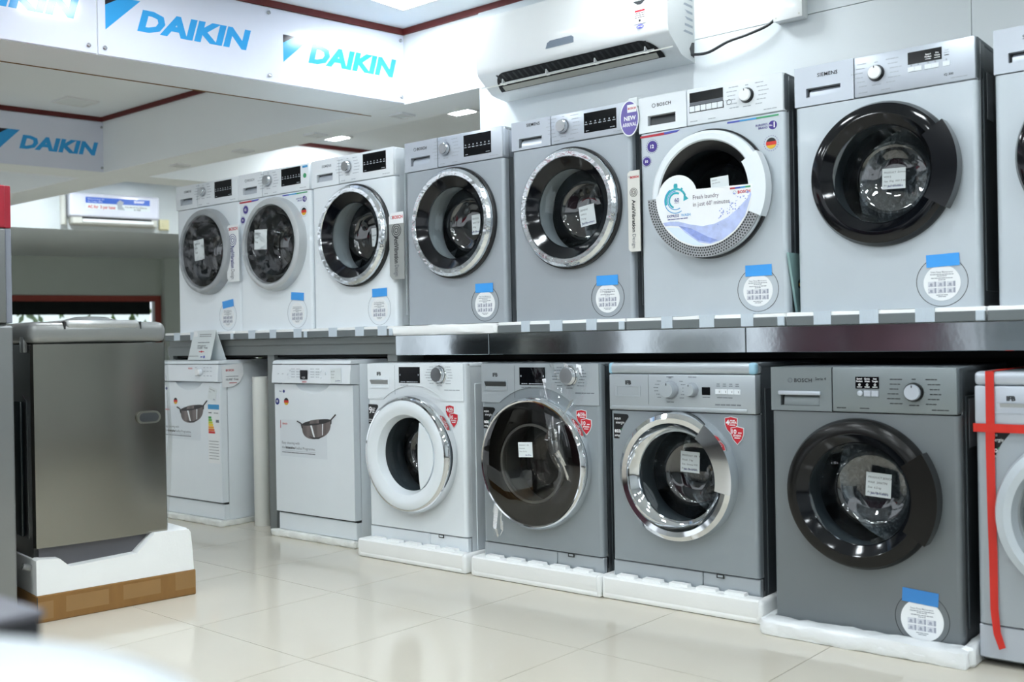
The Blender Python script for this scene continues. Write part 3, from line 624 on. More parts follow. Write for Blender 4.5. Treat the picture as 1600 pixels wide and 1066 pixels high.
def door(r, kind, cx, cz, R, film_seed=0):
    if kind in ('black', 'blackb'):
        mm = BLACKG if kind == 'black' else BLACKB
        MB().lathe([(R+0.004, 0), (R+0.004, -0.012), (R, -0.02), (R-0.006, -0.036), (R-0.024, -0.047), (R-0.042, -0.048)], cx, cz, 96).build('door_frame', mm, r)
        MB().lathe([(R-0.042, -0.048), (R-0.045, -0.0455), (0.178, -0.032), (0.166, -0.024), (0.160, -0.018)], cx, cz, 96).build('door_bezel', BLACKG, r)
        MB().sector(cx, cz, R-0.055, R+0.020, -32, 34, -0.066, -0.012, 20).build('door_handle', mm, r)
        inside(r, cx, cz, dark=True)
    elif kind == 'chrome':
        MB().lathe([(R+0.006, 0), (R+0.006, -0.016), (R, -0.02)], cx, cz, 96).build('door_base', BLACKM, r)
        MB().lathe([(R, -0.010), (R-0.003, -0.034), (R-0.016, -0.046), (R-0.034, -0.044), (R-0.038, -0.036)], cx, cz, 96).build('door_frame', CHROMEF, r)
        MB().lathe([(R-0.037, -0.040), (0.190, -0.028), (0.166, -0.012), (0.159, -0.006)], cx, cz, 96).build('door_bezel', BLACKG, r)
        inside(r, cx, cz, y0=-0.012)
    elif kind in ('grey', 'light'):
        MB().lathe([(R+0.004, 0), (R+0.004, -0.02), (R-0.004, -0.044), (R-0.02, -0.052), (R-0.036, -0.050), (R-0.042, -0.038)], cx, cz, 96).build('door_frame', RINGG if kind == 'grey' else RINGL, r)
        MB().lathe([(R-0.041, -0.040), (0.175, -0.030), (0.160, -0.018)], cx, cz, 96).build('door_bezel', BLACKG, r)
        inside(r, cx, cz, dark=True); film_dome(r, cx, cz, R-0.03, -0.052, -0.058, film_seed)
    elif kind == 'whitewide':
        MB().lathe([(R, 0), (R, -0.03), (R-0.004, -0.052), (R-0.012, -0.062), (R-0.02, -0.064)], cx, cz, 96).build('door_frame', CHROME, r)
        MB().lathe([(R-0.018, -0.062), (R-0.034, -0.068), (0.205, -0.068), (0.178, -0.056), (0.168, -0.034), (0.163, -0.02)], cx, cz, 96).build('door_bezel', WHITE, r)
        o = []
        for i in range(25): a = math.radians(-58 + 116*i/24); o.append((cx + 0.172*math.cos(a), cz + 0.172*math.sin(a)))
        for i in range(13): a = math.radians(58 - 116*i/12); o.append((cx + 0.172*math.cos(math.radians(58)) - 0.012*math.cos(math.radians(90*(i-6)/6)), cz + 0.172*math.sin(math.radians(58))*(1 - i/6)))
        MB().prism(o, -0.058, -0.048).build('door_handle', WHITE, r); inside(r, cx, cz, dark=True)
    elif kind == 'smoked':
        MB().lathe([(R, 0), (R, -0.02), (R-0.005, -0.042), (R-0.014, -0.052), (R-0.021, -0.050)], cx, cz, 96).build('door_frame', CHROME, r)
        MB().lathe([(R-0.021, -0.046), (0.20, -0.042), (0.168, -0.036), (0.160, -0.018)], cx, cz, 96).build('door_bezel', BLACKB, r)
        MB().ring(cx, cz, 0.150, 0.160, -0.040, -0.03, 72).build('bowl_ring', RINGG, r)
        inside(r, cx, cz); MB().lathe([(R-0.018, -0.050), (0.22, -0.058), (0.15, -0.062), (0.08, -0.063), (0, -0.0635)], cx, cz, 96).build('outer_glass', clear('brown_glass', (0.55, 0.53, 0.50), 0.05, 0.02), r)
    elif kind == 'chromewide':
        MB().lathe([(R, 0), (R, -0.022), (R-0.006, -0.046), (R-0.022, -0.057), (R-0.040, -0.054), (0.182, -0.026), (0.170, -0.016), (0.163, -0.012)], cx, cz, 96).build('door_frame', CHROME, r)
        MB().sector(cx, cz, R-0.058, R+0.004, -11, 55, -0.068, -0.030, 20).build('door_handle', CHROME, r); inside(r, cx, cz, dark=True)
    elif kind == 'film':
        MB().lathe([(R+0.006, 0), (R+0.006, -0.012), (R, -0.02)], cx, cz, 96).build('door_base', BLACKM, r)
        MB().lathe([(R, -0.010), (R-0.004, -0.038), (R-0.016, -0.048), (R-0.036, -0.047), (R-0.042, -0.040)], cx, cz, 96).build('door_frame', WHITE, r)
        MB().lathe([(R-0.041, -0.042), (0.170, -0.024), (0.160, -0.014)], cx, cz, 96).build('door_bezel', BLACKM, r)
        MB().sector(cx, cz, R-0.052, R+0.014, -25, 31, -0.060, -0.012, 20).build('door_handle', WHITE, r); inside(r, cx, cz, y0=-0.016, dark=True)
    elif kind == 'whitering':
        MB().lathe([(R, 0), (R, -0.02), (R-0.008, -0.045), (R-0.03, -0.055), (R-0.05, -0.05), (0.175, -0.02)], cx, cz, 96).build('door_frame', SILVERW, r); inside(r, cx, cz)

TOPG = 'front load washers along the shelf'; LOWG = 'appliances standing under the shelf'
def corner_stickers(r, cz=0.0):
    m = MB(); m.prism([(0.004, 0.702), (0.178, 0.704), (0.165, 0.697), (0.12, 0.694), (0.004, 0.694)], -0.0012, -0.0002); m.build('red_stripe', REDS, r, smooth=False)
    MB().prism([(0.110, 0.7035), (0.178, 0.7045), (0.165, 0.697), (0.12, 0.6955), (0.110, 0.6955)], -0.0016, -0.0006).build('violet_stripe', VIOS, r, smooth=False)
    MB().plate(0.375, 0.697, 0.425, 0.703, -0.001).build('violet_band', VIOS, r, smooth=False); MB().plate(0.425, 0.697, 0.49, 0.703, -0.001).build('blue_band', BLUES, r, smooth=False); MB().plate(0.49, 0.697, 0.575, 0.703, -0.001).build('green_band', GREENS, r, smooth=False)
    for x, z, q in ((0.056, 0.657, 0.0215), (0.030, 0.602, 0.0165), (0.552, 0.667, 0.0155)): MB().disc(x, z, q, -0.0012, 0).build('round_badge', PURPLE, r, smooth=False)
    m = MB(); m.text('12', 0.056, 0.6505, 0.013, -0.0018, 'c', bold=0.03); m.text('10', 0.030, 0.597, 0.010, -0.0018, 'c', bold=0.03); m.text('No.', 0.5455, 0.664, 0.006, -0.0018, 'c', bold=0.02); m.text('1', 0.558, 0.658, 0.019, -0.0018, 'c', bold=0.03); m.build('badge_number', INKW, r, smooth=False)
    m = MB()
    for x, z, q in ((0.056, 0.657, 0.027), (0.030, 0.602, 0.0215), (0.545, 0.603, 0.028)):
        for i in range(20):
            a = 2*math.pi*i/20; m.dashes(x + q*math.cos(a), z + q*math.sin(a), 0.0035, 0.0022, -0.0012, 1, 'c', rot=a+1.57)
    m.text("EUROPE'S", 0.533, 0.669, 0.0075, -0.0014, 'r', bold=0.015); m.text('BRAND', 0.533, 0.658, 0.0075, -0.0014, 'r', bold=0.015); m.build('badge_lettering', PURPLE, r, smooth=False)
    for mm, z0, z1 in ((GERK, 0.333, 1), (GERR, -0.333, 0.333), (GERY, -1, -0.333)):
        o = []; N = 12; a0, a1 = math.asin(z0), math.asin(z1); q = 0.0195
        o = [(0.545 + q*math.cos(a0+(a1-a0)*i/N), 0.603 + q*math.sin(a0+(a1-a0)*i/N)) for i in range(N+1)] + [(0.545 - q*math.cos(a1+(a0-a1)*i/N), 0.603 + q*math.sin(a1+(a0-a1)*i/N)) for i in range(N+1)]
        MB().prism(o, -0.0014, -0.0004).build('flag_band', mm, r, smooth=False)
def washer(loc, label, front, panel, side, kind, brand, cx=0.297, cz=0.448, R=0.236, cpz=0.712, h=0.848, group=TOPG, disp=None, knob=None, knobmat=KNOBC, seed=1, inkc=INKL, hb=(0.040, 0.737, 0.162, 0.775), lip=SILVERP):
    r = empty('washing_machine', loc, 0, label, 'washing machine', group)
    body(r, front, W0, D0, h, side=side)
    hole_panel(0, 0.0, W0, cpz-0.003, cx, cz, 0.205).build('front_panel', front, r)
    MB().rbox(0.2105, -0.004, cpz, W0-0.004, 0.034, h, 0.005, 2).build('control_panel', panel, r)
    MB().rbox(W0-0.03, 0.0, cpz, W0, 0.10, h, 0.014, 3).build('panel_corner', panel if side is not SIDED else side, r)
    MB().rbox(0.0, 0.012, h-0.020, W0, D0, h, 0.006, 2).build('top', side if side in (SIDED, SIDEG) else panel, r)
    drawer(r, panel, 0.0, 0.2085, cpz, h, *hb, lip=lip)
    m = MB()
    if brand: m.text(brand, 0.083, cpz+0.094, 0.0125, -0.0052, bold=0.012, space=1.08)
    m.build('brand_name', INKD if front is not WHITE else INK, r, smooth=False)
    if brand == 'BOSCH': MB().ring(0.068, cpz+0.100, 0.0062, 0.0082, -0.0052, -0.0042, 24).build('brand_emblem', INK, r)
    if disp:
        MB().plate(*disp, -0.004, 0.0012).build('display', DISPLAY, r, smooth=False)
        m = MB(); x0, z0, x1, z1 = disp; n = 7
        for i in range(n): m.dashes(x0 + (x1-x0)*(i+0.5)/n, z0 + (z1-z0)*0.40, (x1-x0)/n*0.62, 0.0035, -0.0056, 1, 'c'); m.plate(x0 + (x1-x0)*(i+0.5)/n - 0.003, z0 + (z1-z0)*0.5, x0 + (x1-x0)*(i+0.5)/n + 0.003, z0 + (z1-z0)*0.56, -0.0054, 0.0002)
        m.dashes(x0+0.01, z0+0.006, 0.014, 0.003, -0.0056, 2); m.dashes(x1-0.03, z0+0.006, 0.022, 0.003, -0.0056, 2); m.build('display_print', INKL, r, smooth=False)
    if knob: dial(r, knob[0], knob[1], knob[2], knobmat, base=KNOBC if knobmat is KNOBC else BLACKM, notch=knobmat is not KNOBC); programs(r, knob[0], knob[1], knob[2], inkc, wl=0.042)
    m = MB(); m.dashes(0.225, cpz+0.012, 0.03, 0.0028, -0.0046, 2); m.dashes(0.30, cpz+0.012, 0.03, 0.0028, -0.0046, 2); m.dashes(0.52, cpz+0.012, 0.05, 0.003, -0.0046, 3); m.build('panel_print', inkc, r, smooth=False)
    door(r, kind, cx, cz, R, seed)
    return r
zA = 1.065
# shelf, left to right
r = washer((-5.286, 0, zA), 'leftmost shelf washer, white with film wrapped grey door ring', WHITE, PANELW, WHITE, 'grey', 'SIEMENS', 0.311, 0.453, 0.238, disp=(0.380, 0.748, 0.538, 0.838), knob=(0.268, 0.796, 0.024), seed=3)
filt(r, 0.478, 0.084, 0.078, True, rot=0.12); pricetag(r, 0.31, 0.46, 0.095, 0.115, -0.064, 0.08, ['SIEMENS', 'WM', '1400'], '')
r = washer((-4.686, 0, zA), 'second shelf washer, white with light ring, film and flag badge', WHITE, PANELW, WHITE, 'light', 'BOSCH', 0.318, 0.450, 0.243, disp=(0.372, 0.748, 0.528, 0.838), knob=(0.262, 0.792, 0.028), seed=5)
corner_stickers(r); filt(r, 0.478, 0.084, 0.078, True, rot=-0.08, tz=0.085); pricetag(r, 0.27, 0.475, 0.105, 0.105, -0.066, -0.05, ['BOSCH', 'WAT', '8 kg'], '')
MB().disc(0.562, 0.785, 0.012, -0.006, -0.004, 24).build('green_sticker', GREENS, r, smooth=False); MB().plate(0.545, 0.826, 0.585, 0.836, -0.005).build('stripe_sticker', BLUES, r, smooth=False)
r = washer((-4.073, 0, zA), 'third shelf washer, white with chrome ring and open black bezel', WHITE, PANELW, WHITE, 'chrome', 'SIEMENS', 0.318, 0.448, 0.245, disp=(0.385, 0.748, 0.545, 0.836), knob=(0.275, 0.790, 0.027))
filt(r, 0.478, 0.084, 0.078, True, rot=0.02, tz=0.078); pricetag(r, 0.355, 0.445, 0.055, 0.09, 0.10, 0.05, ['', 'SIEMENS', 'Rs'], '')
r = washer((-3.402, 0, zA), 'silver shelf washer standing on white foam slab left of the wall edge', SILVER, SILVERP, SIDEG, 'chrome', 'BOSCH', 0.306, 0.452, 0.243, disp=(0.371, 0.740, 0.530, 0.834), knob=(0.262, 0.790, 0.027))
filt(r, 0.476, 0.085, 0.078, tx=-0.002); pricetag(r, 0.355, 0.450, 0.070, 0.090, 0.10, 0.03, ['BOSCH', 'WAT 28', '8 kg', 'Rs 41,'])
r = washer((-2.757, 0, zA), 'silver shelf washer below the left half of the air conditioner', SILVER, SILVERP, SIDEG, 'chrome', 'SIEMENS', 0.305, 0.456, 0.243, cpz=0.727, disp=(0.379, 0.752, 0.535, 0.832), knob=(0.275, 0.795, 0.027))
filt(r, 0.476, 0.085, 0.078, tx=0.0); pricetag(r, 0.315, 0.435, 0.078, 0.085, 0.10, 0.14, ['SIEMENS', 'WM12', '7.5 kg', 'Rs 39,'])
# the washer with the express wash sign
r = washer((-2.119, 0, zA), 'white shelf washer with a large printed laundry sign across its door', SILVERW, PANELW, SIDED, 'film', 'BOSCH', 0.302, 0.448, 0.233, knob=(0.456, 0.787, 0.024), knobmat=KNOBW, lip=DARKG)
corner_stickers(r); filt(r, 0.484, 0.087, 0.079, tx=0.004)
MB().plate(0.224, 0.796, 0.362, 0.832, -0.004, 0.0012).build('display', DISPLAY, r, smooth=False); MB().plate(0.224, 0.784, 0.362, 0.7955, -0.004, 0.0014).build('display_strip', INK, r, smooth=False)
MB().plate(0.222, 0.758, 0.364, 0.784, -0.004, 0.001).build('button_bed', INKD, r, smooth=False)
for i in range(6): MB().rbox(0.2245 + i*0.0232, -0.0085, 0.7605, 0.2455 + i*0.0232, -0.0045, 0.7815, 0.001, 1).build('button', PANELW, r)
MB().ring(0.386, 0.774, 0.0085, 0.0098, -0.0055, -0.004, 28).build('start_button', INK, r)
cx, cz = 0.302, 0.448
band = MB().sector(cx, cz, 0.186, 0.236, 181, 372, -0.0575, -0.0485, 60).build('perforated_band', mat('band_grey', '#9da0a4', .5, var=.04), r)
pf = MB()
for k in range(5):
    rr = 0.192 + k*0.0095
    for i in range(66):
        a = math.radians(183 + (i + 0.5*(k % 2))*2.82); q = 0.0040; x, z = cx + rr*math.cos(a), cz + rr*math.sin(a)
        pf.add([(x-q, -0.0582, z), (x, -0.0582, z-q), (x+q, -0.0582, z), (x, -0.0582, z+q)], [(0, 1, 2, 3)])
lab(pf.build('perforations', SEAM, r, smooth=False), kind='stuff')
o = [(cx + 0.198*math.cos(math.radians(-a)), cz + 0.198*math.sin(math.radians(-a))) for a in range(-3, 184, 4)]
bc = (0.196, 0.440); br = 0.083
o += [(0.112, 0.452)] + [(bc[0] + br*math.cos(math.radians(a)), bc[1] + br*math.sin(math.radians(a))) for a in range(160, 14, -8)]
sg = MB().prism(o, -0.0605, -0.0592).build('door_sign', PAPER, r, smooth=False)
Y = -0.0612
m = MB(); m.sector(0.190, 0.430, 0.038, 0.046, 20, 200, Y-.0003, Y); m.sector(0.190, 0.430, 0.024, 0.031, 60, 250, Y-.0003, Y); m.plate(0.182, 0.476, 0.198, 0.489, Y); m.plate(0.184, 0.488, 0.196, 0.492, Y); m.plate(0.212, 0.468, 0.220, 0.474, Y, 0.0004, -0.7); m.prism([(0.224, 0.452), (0.243, 0.432), (0.222, 0.424)], Y-.0003, Y); m.build('stopwatch_print', TEAL, sg, smooth=False)
m = MB(); m.sector(0.190, 0.430, 0.046, 0.049, 120, 300, Y-.0003, Y); m.sector(0.190, 0.430, 0.033, 0.036, 90, 300, Y-.0003, Y); m.text('WASH', 0.211, 0.368, 0.0095, Y, bold=0.02); m.build('stopwatch_rings', BLUES, sg, smooth=False)
m = MB(); m.text("60", 0.194, 0.424, 0.014, Y, 'c', bold=0.015); m.plate(0.184, 0.4195, 0.204, 0.4205, Y); m.text('EXPRESS', 0.152, 0.368, 0.0095, Y, bold=0.02); m.dashes(0.154, 0.359, 0.085, 0.003, Y, 5); m.build('sign_print', INKB, sg, smooth=False)
m = MB(); m.text('Fresh laundry', 0.262, 0.426, 0.0155, Y, width=0.105); m.text("in just 60' minutes", 0.262, 0.400, 0.0155, Y, width=0.148); m.build('sign_lettering', mat('print_plum', '#5b4b62', .7, var=0), sg, smooth=False)
MB().text('BOSCH', 0.442, 0.429, 0.0105, Y, bold=0.03).build('sign_brand', INKR, sg, smooth=False); MB().ring(0.430, 0.434, 0.0055, 0.007, Y-.0003, Y, 24).build('sign_emblem', INKL, sg)
for i, mm in enumerate((REDS, VIOS, BLUES, GREENS)): MB().plate(0.412 + i*0.02, 0.447, 0.432 + i*0.02, 0.453, Y).build('sign_band', mm, sg, smooth=False)
WAV = [mat('wave_pale', '#b9c6ee', .6, var=.12, scale=40), mat('wave_blue', '#8fa0dc', .6, var=.15, scale=50), mat('wave_ice', '#dcebf6', .6, var=.03)]
def inr(x, z, rr=0.194):
    d = math.hypot(x-cx, z-cz); return (x, z) if d <= rr else (cx + (x-cx)*rr/d, cz + (z-cz)*rr/d)
top = [(0.125, 0.345), (0.165, 0.353), (0.20, 0.350), (0.25, 0.335), (0.30, 0.325), (0.35, 0.330), (0.40, 0.348), (0.44, 0.375), (0.48, 0.410), (0.492, 0.432)]
bot = [(0.496, 0.42), (0.47, 0.348), (0.43, 0.30), (0.38, 0.270), (0.33, 0.258), (0.28, 0.268), (0.23, 0.305), (0.20, 0.333), (0.165, 0.338), (0.132, 0.330)]
MB().prism([inr(*p) for p in top + bot], Y-.0002, Y+.0004).build('wave_print', WAV[0], sg, smooth=False)
MB().prism([inr(*p) for p in [(0.20, 0.335), (0.25, 0.322), (0.32, 0.285), (0.36, 0.27), (0.33, 0.262), (0.28, 0.275), (0.24, 0.305)]], Y-.0004, Y).build('wave_shade', WAV[1], sg, smooth=False)
MB().prism([inr(*p) for p in [(0.145, 0.332), (0.20, 0.328), (0.24, 0.298), (0.29, 0.263), (0.31, 0.250), (0.26, 0.25), (0.20, 0.275)]], Y-.0003, Y+.0004).build('wave_foam', WAV[2], sg, smooth=False)
dr = MB(); rr = random.Random(11)
for k in range(60): a, t = rr.uniform(0, 1), rr.uniform(0, 1); x = 0.36 + 0.125*a; z = 0.335 + 0.085*a + rr.gauss(0.008, 0.012); q = rr.uniform(.0008, .003); x, z = inr(x, z, 0.19); dr.disc(x, z, q, Y-.0003, Y, 8)
lab(dr.build('droplet_print', WAV[1], sg, smooth=False), kind='stuff')
pricetag(r, 0.365, 0.475, 0.072, 0.05, -0.0480, 0.06, ['BOSCH', 'wax 2016 IN'], '')
lb = MB().plate(0, 0, 0.07, 0.14, 0).build('rating_label', INKL, r, smooth=False); lb.location = (W0+0.0022, 0.09, 0.60); lb.rotation_euler = (0, 0, math.pi/2)
# right hand shelf washers
def siemens_black(x, label, first):
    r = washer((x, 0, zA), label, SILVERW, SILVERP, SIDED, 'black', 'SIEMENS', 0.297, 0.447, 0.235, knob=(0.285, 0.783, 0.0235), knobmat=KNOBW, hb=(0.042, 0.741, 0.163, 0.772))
    MB().plate(0.388, 0.791, 0.494, 0.830, -0.004, 0.0012).build('display', DISPLAY, r, smooth=False)
    m = MB(); m.text('Speed', 0.452, 0.812, 0.005, -0.0056, 'c', bold=.02); m.text('Perfect', 0.452, 0.804, 0.005, -0.0056, 'c', bold=.02); m.text('Pre', 0.480, 0.812, 0.005, -0.0056, 'c', bold=.02); m.text('Wash', 0.480, 0.804, 0.005, -0.0056, 'c', bold=.02); m.dashes(0.452, 0.798, 0.018, 0.0018, -0.0056, 1, 'c'); m.dashes(0.480, 0.798, 0.018, 0.0018, -0.0056, 1, 'c'); m.build('display_print', INKW, r, smooth=False)
    for x0 in (0.388, 0.410, 0.441, 0.463, 0.497): MB().frame(x0, 0.767, x0+0.0215, 0.782, x0+0.0008, 0.768, x0+0.0207, 0.7812, -0.0068, -0.003, -0.0064).build('button', PANELW, r, smooth=False); MB().ring(x0+0.0107, 0.7875, 0.0014, 0.0022, -0.0048, -0.004, 10).build('button_symbol', INK, r)
    m = MB(); m.text('Load', 0.509, 0.815, 0.004, -0.0048, 'c'); m.text('Inserts', 0.509, 0.808, 0.004, -0.0048, 'c'); m.plate(0.502, 0.800, 0.516, 0.8025, -0.0044, .0003); m.text('iQ 300', 0.500, 0.736, 0.007, -0.0048, bold=.02); m.build('button_print', INKD, r, smooth=False)
    filt(r, 0.481, 0.083, 0.079, tx=0.004, rot=0.03)
    lb = MB().plate(0, 0, 0.07, 0.15, 0).build('rating_label', INKL, r, smooth=False); lb.location = (W0+0.0022, 0.10, 0.60); lb.rotation_euler = (0, 0, math.pi/2)
    if first: pricetag(r, 0.302, 0.444, 0.078, 0.070, 0.098, -0.03, ['PRODUCT  Siemens  Rs', 'WM12', 'Size  8 kg  WM T IN', 'Price  Rs 32,500'])
    return r
siemens_black(-1.482, 'large shelf washer with glossy black door and protruding black handle', True)
siemens_black(-0.835, 'rightmost shelf washer, mostly cut off by the photo edge', False)
# ------------------------------------------------------------------ lower row washers
def shields(r, x, z, s=1.0):
    for k, (dx, dz) in enumerate(((0, 0), (0.024, -0.034))):
        o = [(-0.024, 0.020), (0, 0.025), (0.024, 0.020), (0.024, -0.002), (0.017, -0.020), (0, -0.038), (-0.017, -0.020), (-0.024, -0.002)]
        b = MB().prism([(x+dx+a*1.1*s, z+dz+c*1.1*s) for a, c in o], -0.0014 - k*0.0016, -0.0002).build('shield_rim', PAPERT, r, smooth=False)
        p = MB().prism([(x+dx+a*s, z+dz+c*s) for a, c in o], -0.0020 - k*0.0016, -0.0006).build('shield', INKR, r, smooth=False)
    m = MB(); m.text('4', x-0.014*s, z-0.004*s, 0.018*s, -0.0026, 'c', bold=.03); m.text('SUPER', x+0.007*s, z+0.001, 0.008*s, -0.0026, 'c', bold=.02); m.dashes(x+0.006*s, z+0.011*s, 0.02*s, 0.003, -0.0026, 2, 'c'); m.dashes(x+0.006*s, z-0.006*s, 0.024*s, 0.003, -0.0026, 1, 'c')
    m.text('10', x+0.013*s, z-0.036*s, 0.016*s, -0.0042, 'c', bold=.02); m.text('SPARES', x+0.025*s, z-0.046*s, 0.007*s, -0.0042, 'c', bold=.02); m.dashes(x+0.036*s, z-0.034*s, 0.014*s, 0.003, -0.0042, 1, 'c'); m.dashes(x+0.025*s, z-0.053*s, 0.022*s, 0.003, -0.0042, 1, 'c'); m.build('shield_lettering', INKW, r, smooth=False)
def eco(r, x, z, k=1.0, nine=False):
    o = [(0, 0), (0.022, 0), (0.028, 0.024), (0.042, 0.050), (0.064, 0.078), (0.062, 0.086), (0.055, 0.089), (0, 0.090)]
    MB().prism([(x+a*k, z+b*k) for a, b in o], -0.0012, 0).build('corner_sticker', BLACKM, r, smooth=False)
    m = MB()
    if nine: m.text('9', x+0.003, z+0.048, 0.030, -0.0018, bold=.02); m.dashes(x+0.024, z+0.070, 0.022, 0.003, -0.0018, 2); m.dashes(x+0.024, z+0.060, 0.018, 0.006, -0.0018, 1); m.dashes(x+0.024, z+0.050, 0.016, 0.006, -0.0018, 1); m.dashes(x+0.003, z+0.018, 0.02, 0.003, -0.0018, 2); m.dashes(x+0.003, z+0.009, 0.016, 0.003, -0.0018, 2)
    else: m.text('aqua', x+0.004*k, z+0.069*k, 0.010*k, -0.0018, shear=.2); m.text('energie', x+0.010*k, z+0.054*k, 0.010*k, -0.0018, shear=.2, width=0.036*k); m.text('eco', x+0.004*k, z+0.022*k, 0.016*k, -0.0018, bold=.03, width=0.026*k); m.text('savings', x+0.004*k, z+0.008*k, 0.008*k, -0.0018, bold=.02, width=0.022*k)
    m.build('sticker_lettering', INKW, r, smooth=False)
    if not nine: MB().disc(x+0.033*k, z+0.034*k, 0.0022, -0.0018, -0.001, 8).build('sticker_leaf', GREENS, r, smooth=False)
def ifb(loc, label, front, panel, side, kind, cx, cz, R, strip=False, kick=0.112, h=0.862):
    r = empty('washing_machine', loc, 0, label, 'washing machine', LOWG); w = 0.605
    body(r, front, w, D0, h, side=side)
    cpz = 0.684 if strip else 0.698
    hole_panel(0, kick+0.002, w, cpz-0.003 if strip else h-0.002, cx, cz, 0.205).build('front_panel', front, r)
    MB().rbox(0.0, 0.004, 0.012, 0.380, 0.03, kick-0.002, 0.003, 1).build('kick_panel', panel, r); MB().rbox(0.3825, 0.004, 0.012, w, 0.03, kick-0.002, 0.003, 1).build('kick_flap', panel, r)
    MB().plate(0.44, kick-0.014, 0.470, kick+0.001, -0.001, 0.002).build('flap_catch', BLACKM, r, smooth=False); MB().plate(0.445, kick-0.010, 0.465, kick-0.003, -0.003, 0.001).build('catch_plate', panel, r, smooth=False)
    for x in (0.06, w-0.06): MB().lathez([(0.02, 0), (0.02, 0.006), (0.012, 0.008), (0.012, 0.015)], x, 0.06, 16).build('foot', BLACKM, r)
    MB().rbox(0, 0.02, h-0.018, w, D0, h, 0.006).build('top', side if side is not WHITE else panel, r)
    if strip:
        MB().rbox(0.0, -0.010, h-0.040, w, 0.05, h, 0.012, 3).build('top_trim', panel, r)
        MB().rbox(0.0, -0.008, cpz, w, 0.034, h-0.041, 0.006, 2).build('control_panel', panel, r)
        MB().rbox(0.008, -0.012, cpz+0.004, w-0.03, -0.002, cpz+0.018, 0.005, 2).build('panel_ledge', panel, r)
    else:
        # raised panel with an arched lower border over the door
        zz = 0.698; o = [(0.004, h-0.003), (w-0.004, h-0.003), (w-0.004, zz)]
        rr = R + 0.035; a0 = math.asin((zz-cz)/rr)
        o += [(cx + rr*math.cos(a0 + (math.pi-2*a0)*i/24), cz + rr*math.sin(a0 + (math.pi-2*a0)*i/24)) for i in range(25)] + [(0.004, zz)]
        q = MB(); n = len(o)
        for i in range(n-3-0): pass
        q.prism(o, -0.0035, 0.0); q.build('control_panel', panel, r)
    return r, cpz
# white
r, cp = ifb((-3.535, -0.14, 0.03), 'white washer with wide white door under the shelf', WHITE, WHITE, WHITE, 'whitewide', 0.295, 0.457, 0.270)
door(r, 'whitewide', 0.295, 0.457, 0.262)
def ifb_top(r, ink, kc):
    y = -0.0042
    MB().text('IFB', 0.067, 0.806, 0.015, y, bold=.03).build('brand_name', INKD, r, smooth=False)
    d = MB().box(0.183, -0.0042, 0.72, 0.1842, -0.003, 0.852).build('drawer_seam', ink, r, smooth=False)
    g = MB().frame(0.022, 0.748, 0.145, 0.792, 0.027, 0.752, 0.140, 0.786, -0.006, -0.003, -0.0036).build('drawer_grip', kc, r, smooth=False)
    MB().prismx([(-0.0045, 0.766), (-0.0045, 0.785), (-0.014, 0.785), (-0.012, 0.781)], 0.028, 0.139).build('grip_lip', DARKG if kc is not WHITE else RINGG, g)
    MB().plate(0.211, 0.773, 0.343, 0.845, -0.0036, 0.001).build('display', DISPLAY, r, smooth=False)
    m = MB(); m.dashes(0.222, 0.777, 0.03, 0.003, -0.0052, 3); m.dashes(0.26, 0.777, 0.07, 0.003, -0.0052, 5); m.plate(0.217, 0.806, 0.222, 0.813, -0.005, .0002); m.plate(0.332, 0.806, 0.337, 0.813, -0.005, .0002); m.build('display_print', INKL, r, smooth=False)
    dial(r, 0.462, 0.812, 0.036, KNOBC, base=CHROME, y=-0.0035, notch=False); programs(r, 0.462, 0.808, 0.030, ink, y, 7, 0.072, 0.036, False)
    m = MB(); m.dashes(0.49, 0.743, 0.09, 0.004, y, 4); m.dashes(0.22, 0.762, 0.05, 0.003, y, 3); m.build('panel_print', ink, r, smooth=False)
ifb_top(r, INKL, WHITE); shields(r, 0.518, 0.655, 0.95); eco(r, 0.004, 0.582, 1.0, True)
# silver with smoked glass and torn film
r, cp = ifb((-2.835, -0.14, 0.03), 'silver washer with smoked brown door and torn plastic wrap', IFBS, IFBP, SIDED, 'smoked', 0.292, 0.460, 0.270)
door(r, 'smoked', 0.292, 0.460, 0.268); ifb_top(r, INK, IFBP); shields(r, 0.515, 0.655, 0.95); eco(r, 0.010, 0.588)
pricetag(r, 0.285, 0.518, 0.072, 0.060, -0.066, 0.05, ['PRODUCT  IFB', 'Executive', 'Price  Rs 36,'], 'Jain Bros')
sheet([(0.27, -0.012, 0.875), (0.30, -0.012, 0.80), (0.34, -0.03, 0.72), (0.40, -0.066, 0.60), (0.42, -0.072, 0.50), (0.45, -0.068, 0.44)], [(0.56, -0.010, 0.85), (0.56, -0.012, 0.80), (0.54, -0.03, 0.72), (0.47, -0.066, 0.62), (0.47, -0.085, 0.54), (0.50, -0.062, 0.40)], 9, 4, 0.012, 'plastic_wrap', r)
sheet([(0.41, -0.07, 0.62), (0.40, -0.078, 0.56), (0.42, -0.08, 0.50), (0.45, -0.07, 0.46)], [(0.44, -0.07, 0.63), (0.45, -0.078, 0.57), (0.48, -0.08, 0.53), (0.51, -0.07, 0.47)], 6, 8, 0.014, 'crumpled_wrap', r)
sheet([(0.07, -0.008, 0.29), (0.06, -0.01, 0.24), (0.05, -0.012, 0.18), (0.06, -0.01, 0.135)], [(0.14, -0.03, 0.24), (0.13, -0.02, 0.21), (0.12, -0.012, 0.17), (0.10, -0.01, 0.14)], 6, 9, 0.008, 'wrap_scrap', r)
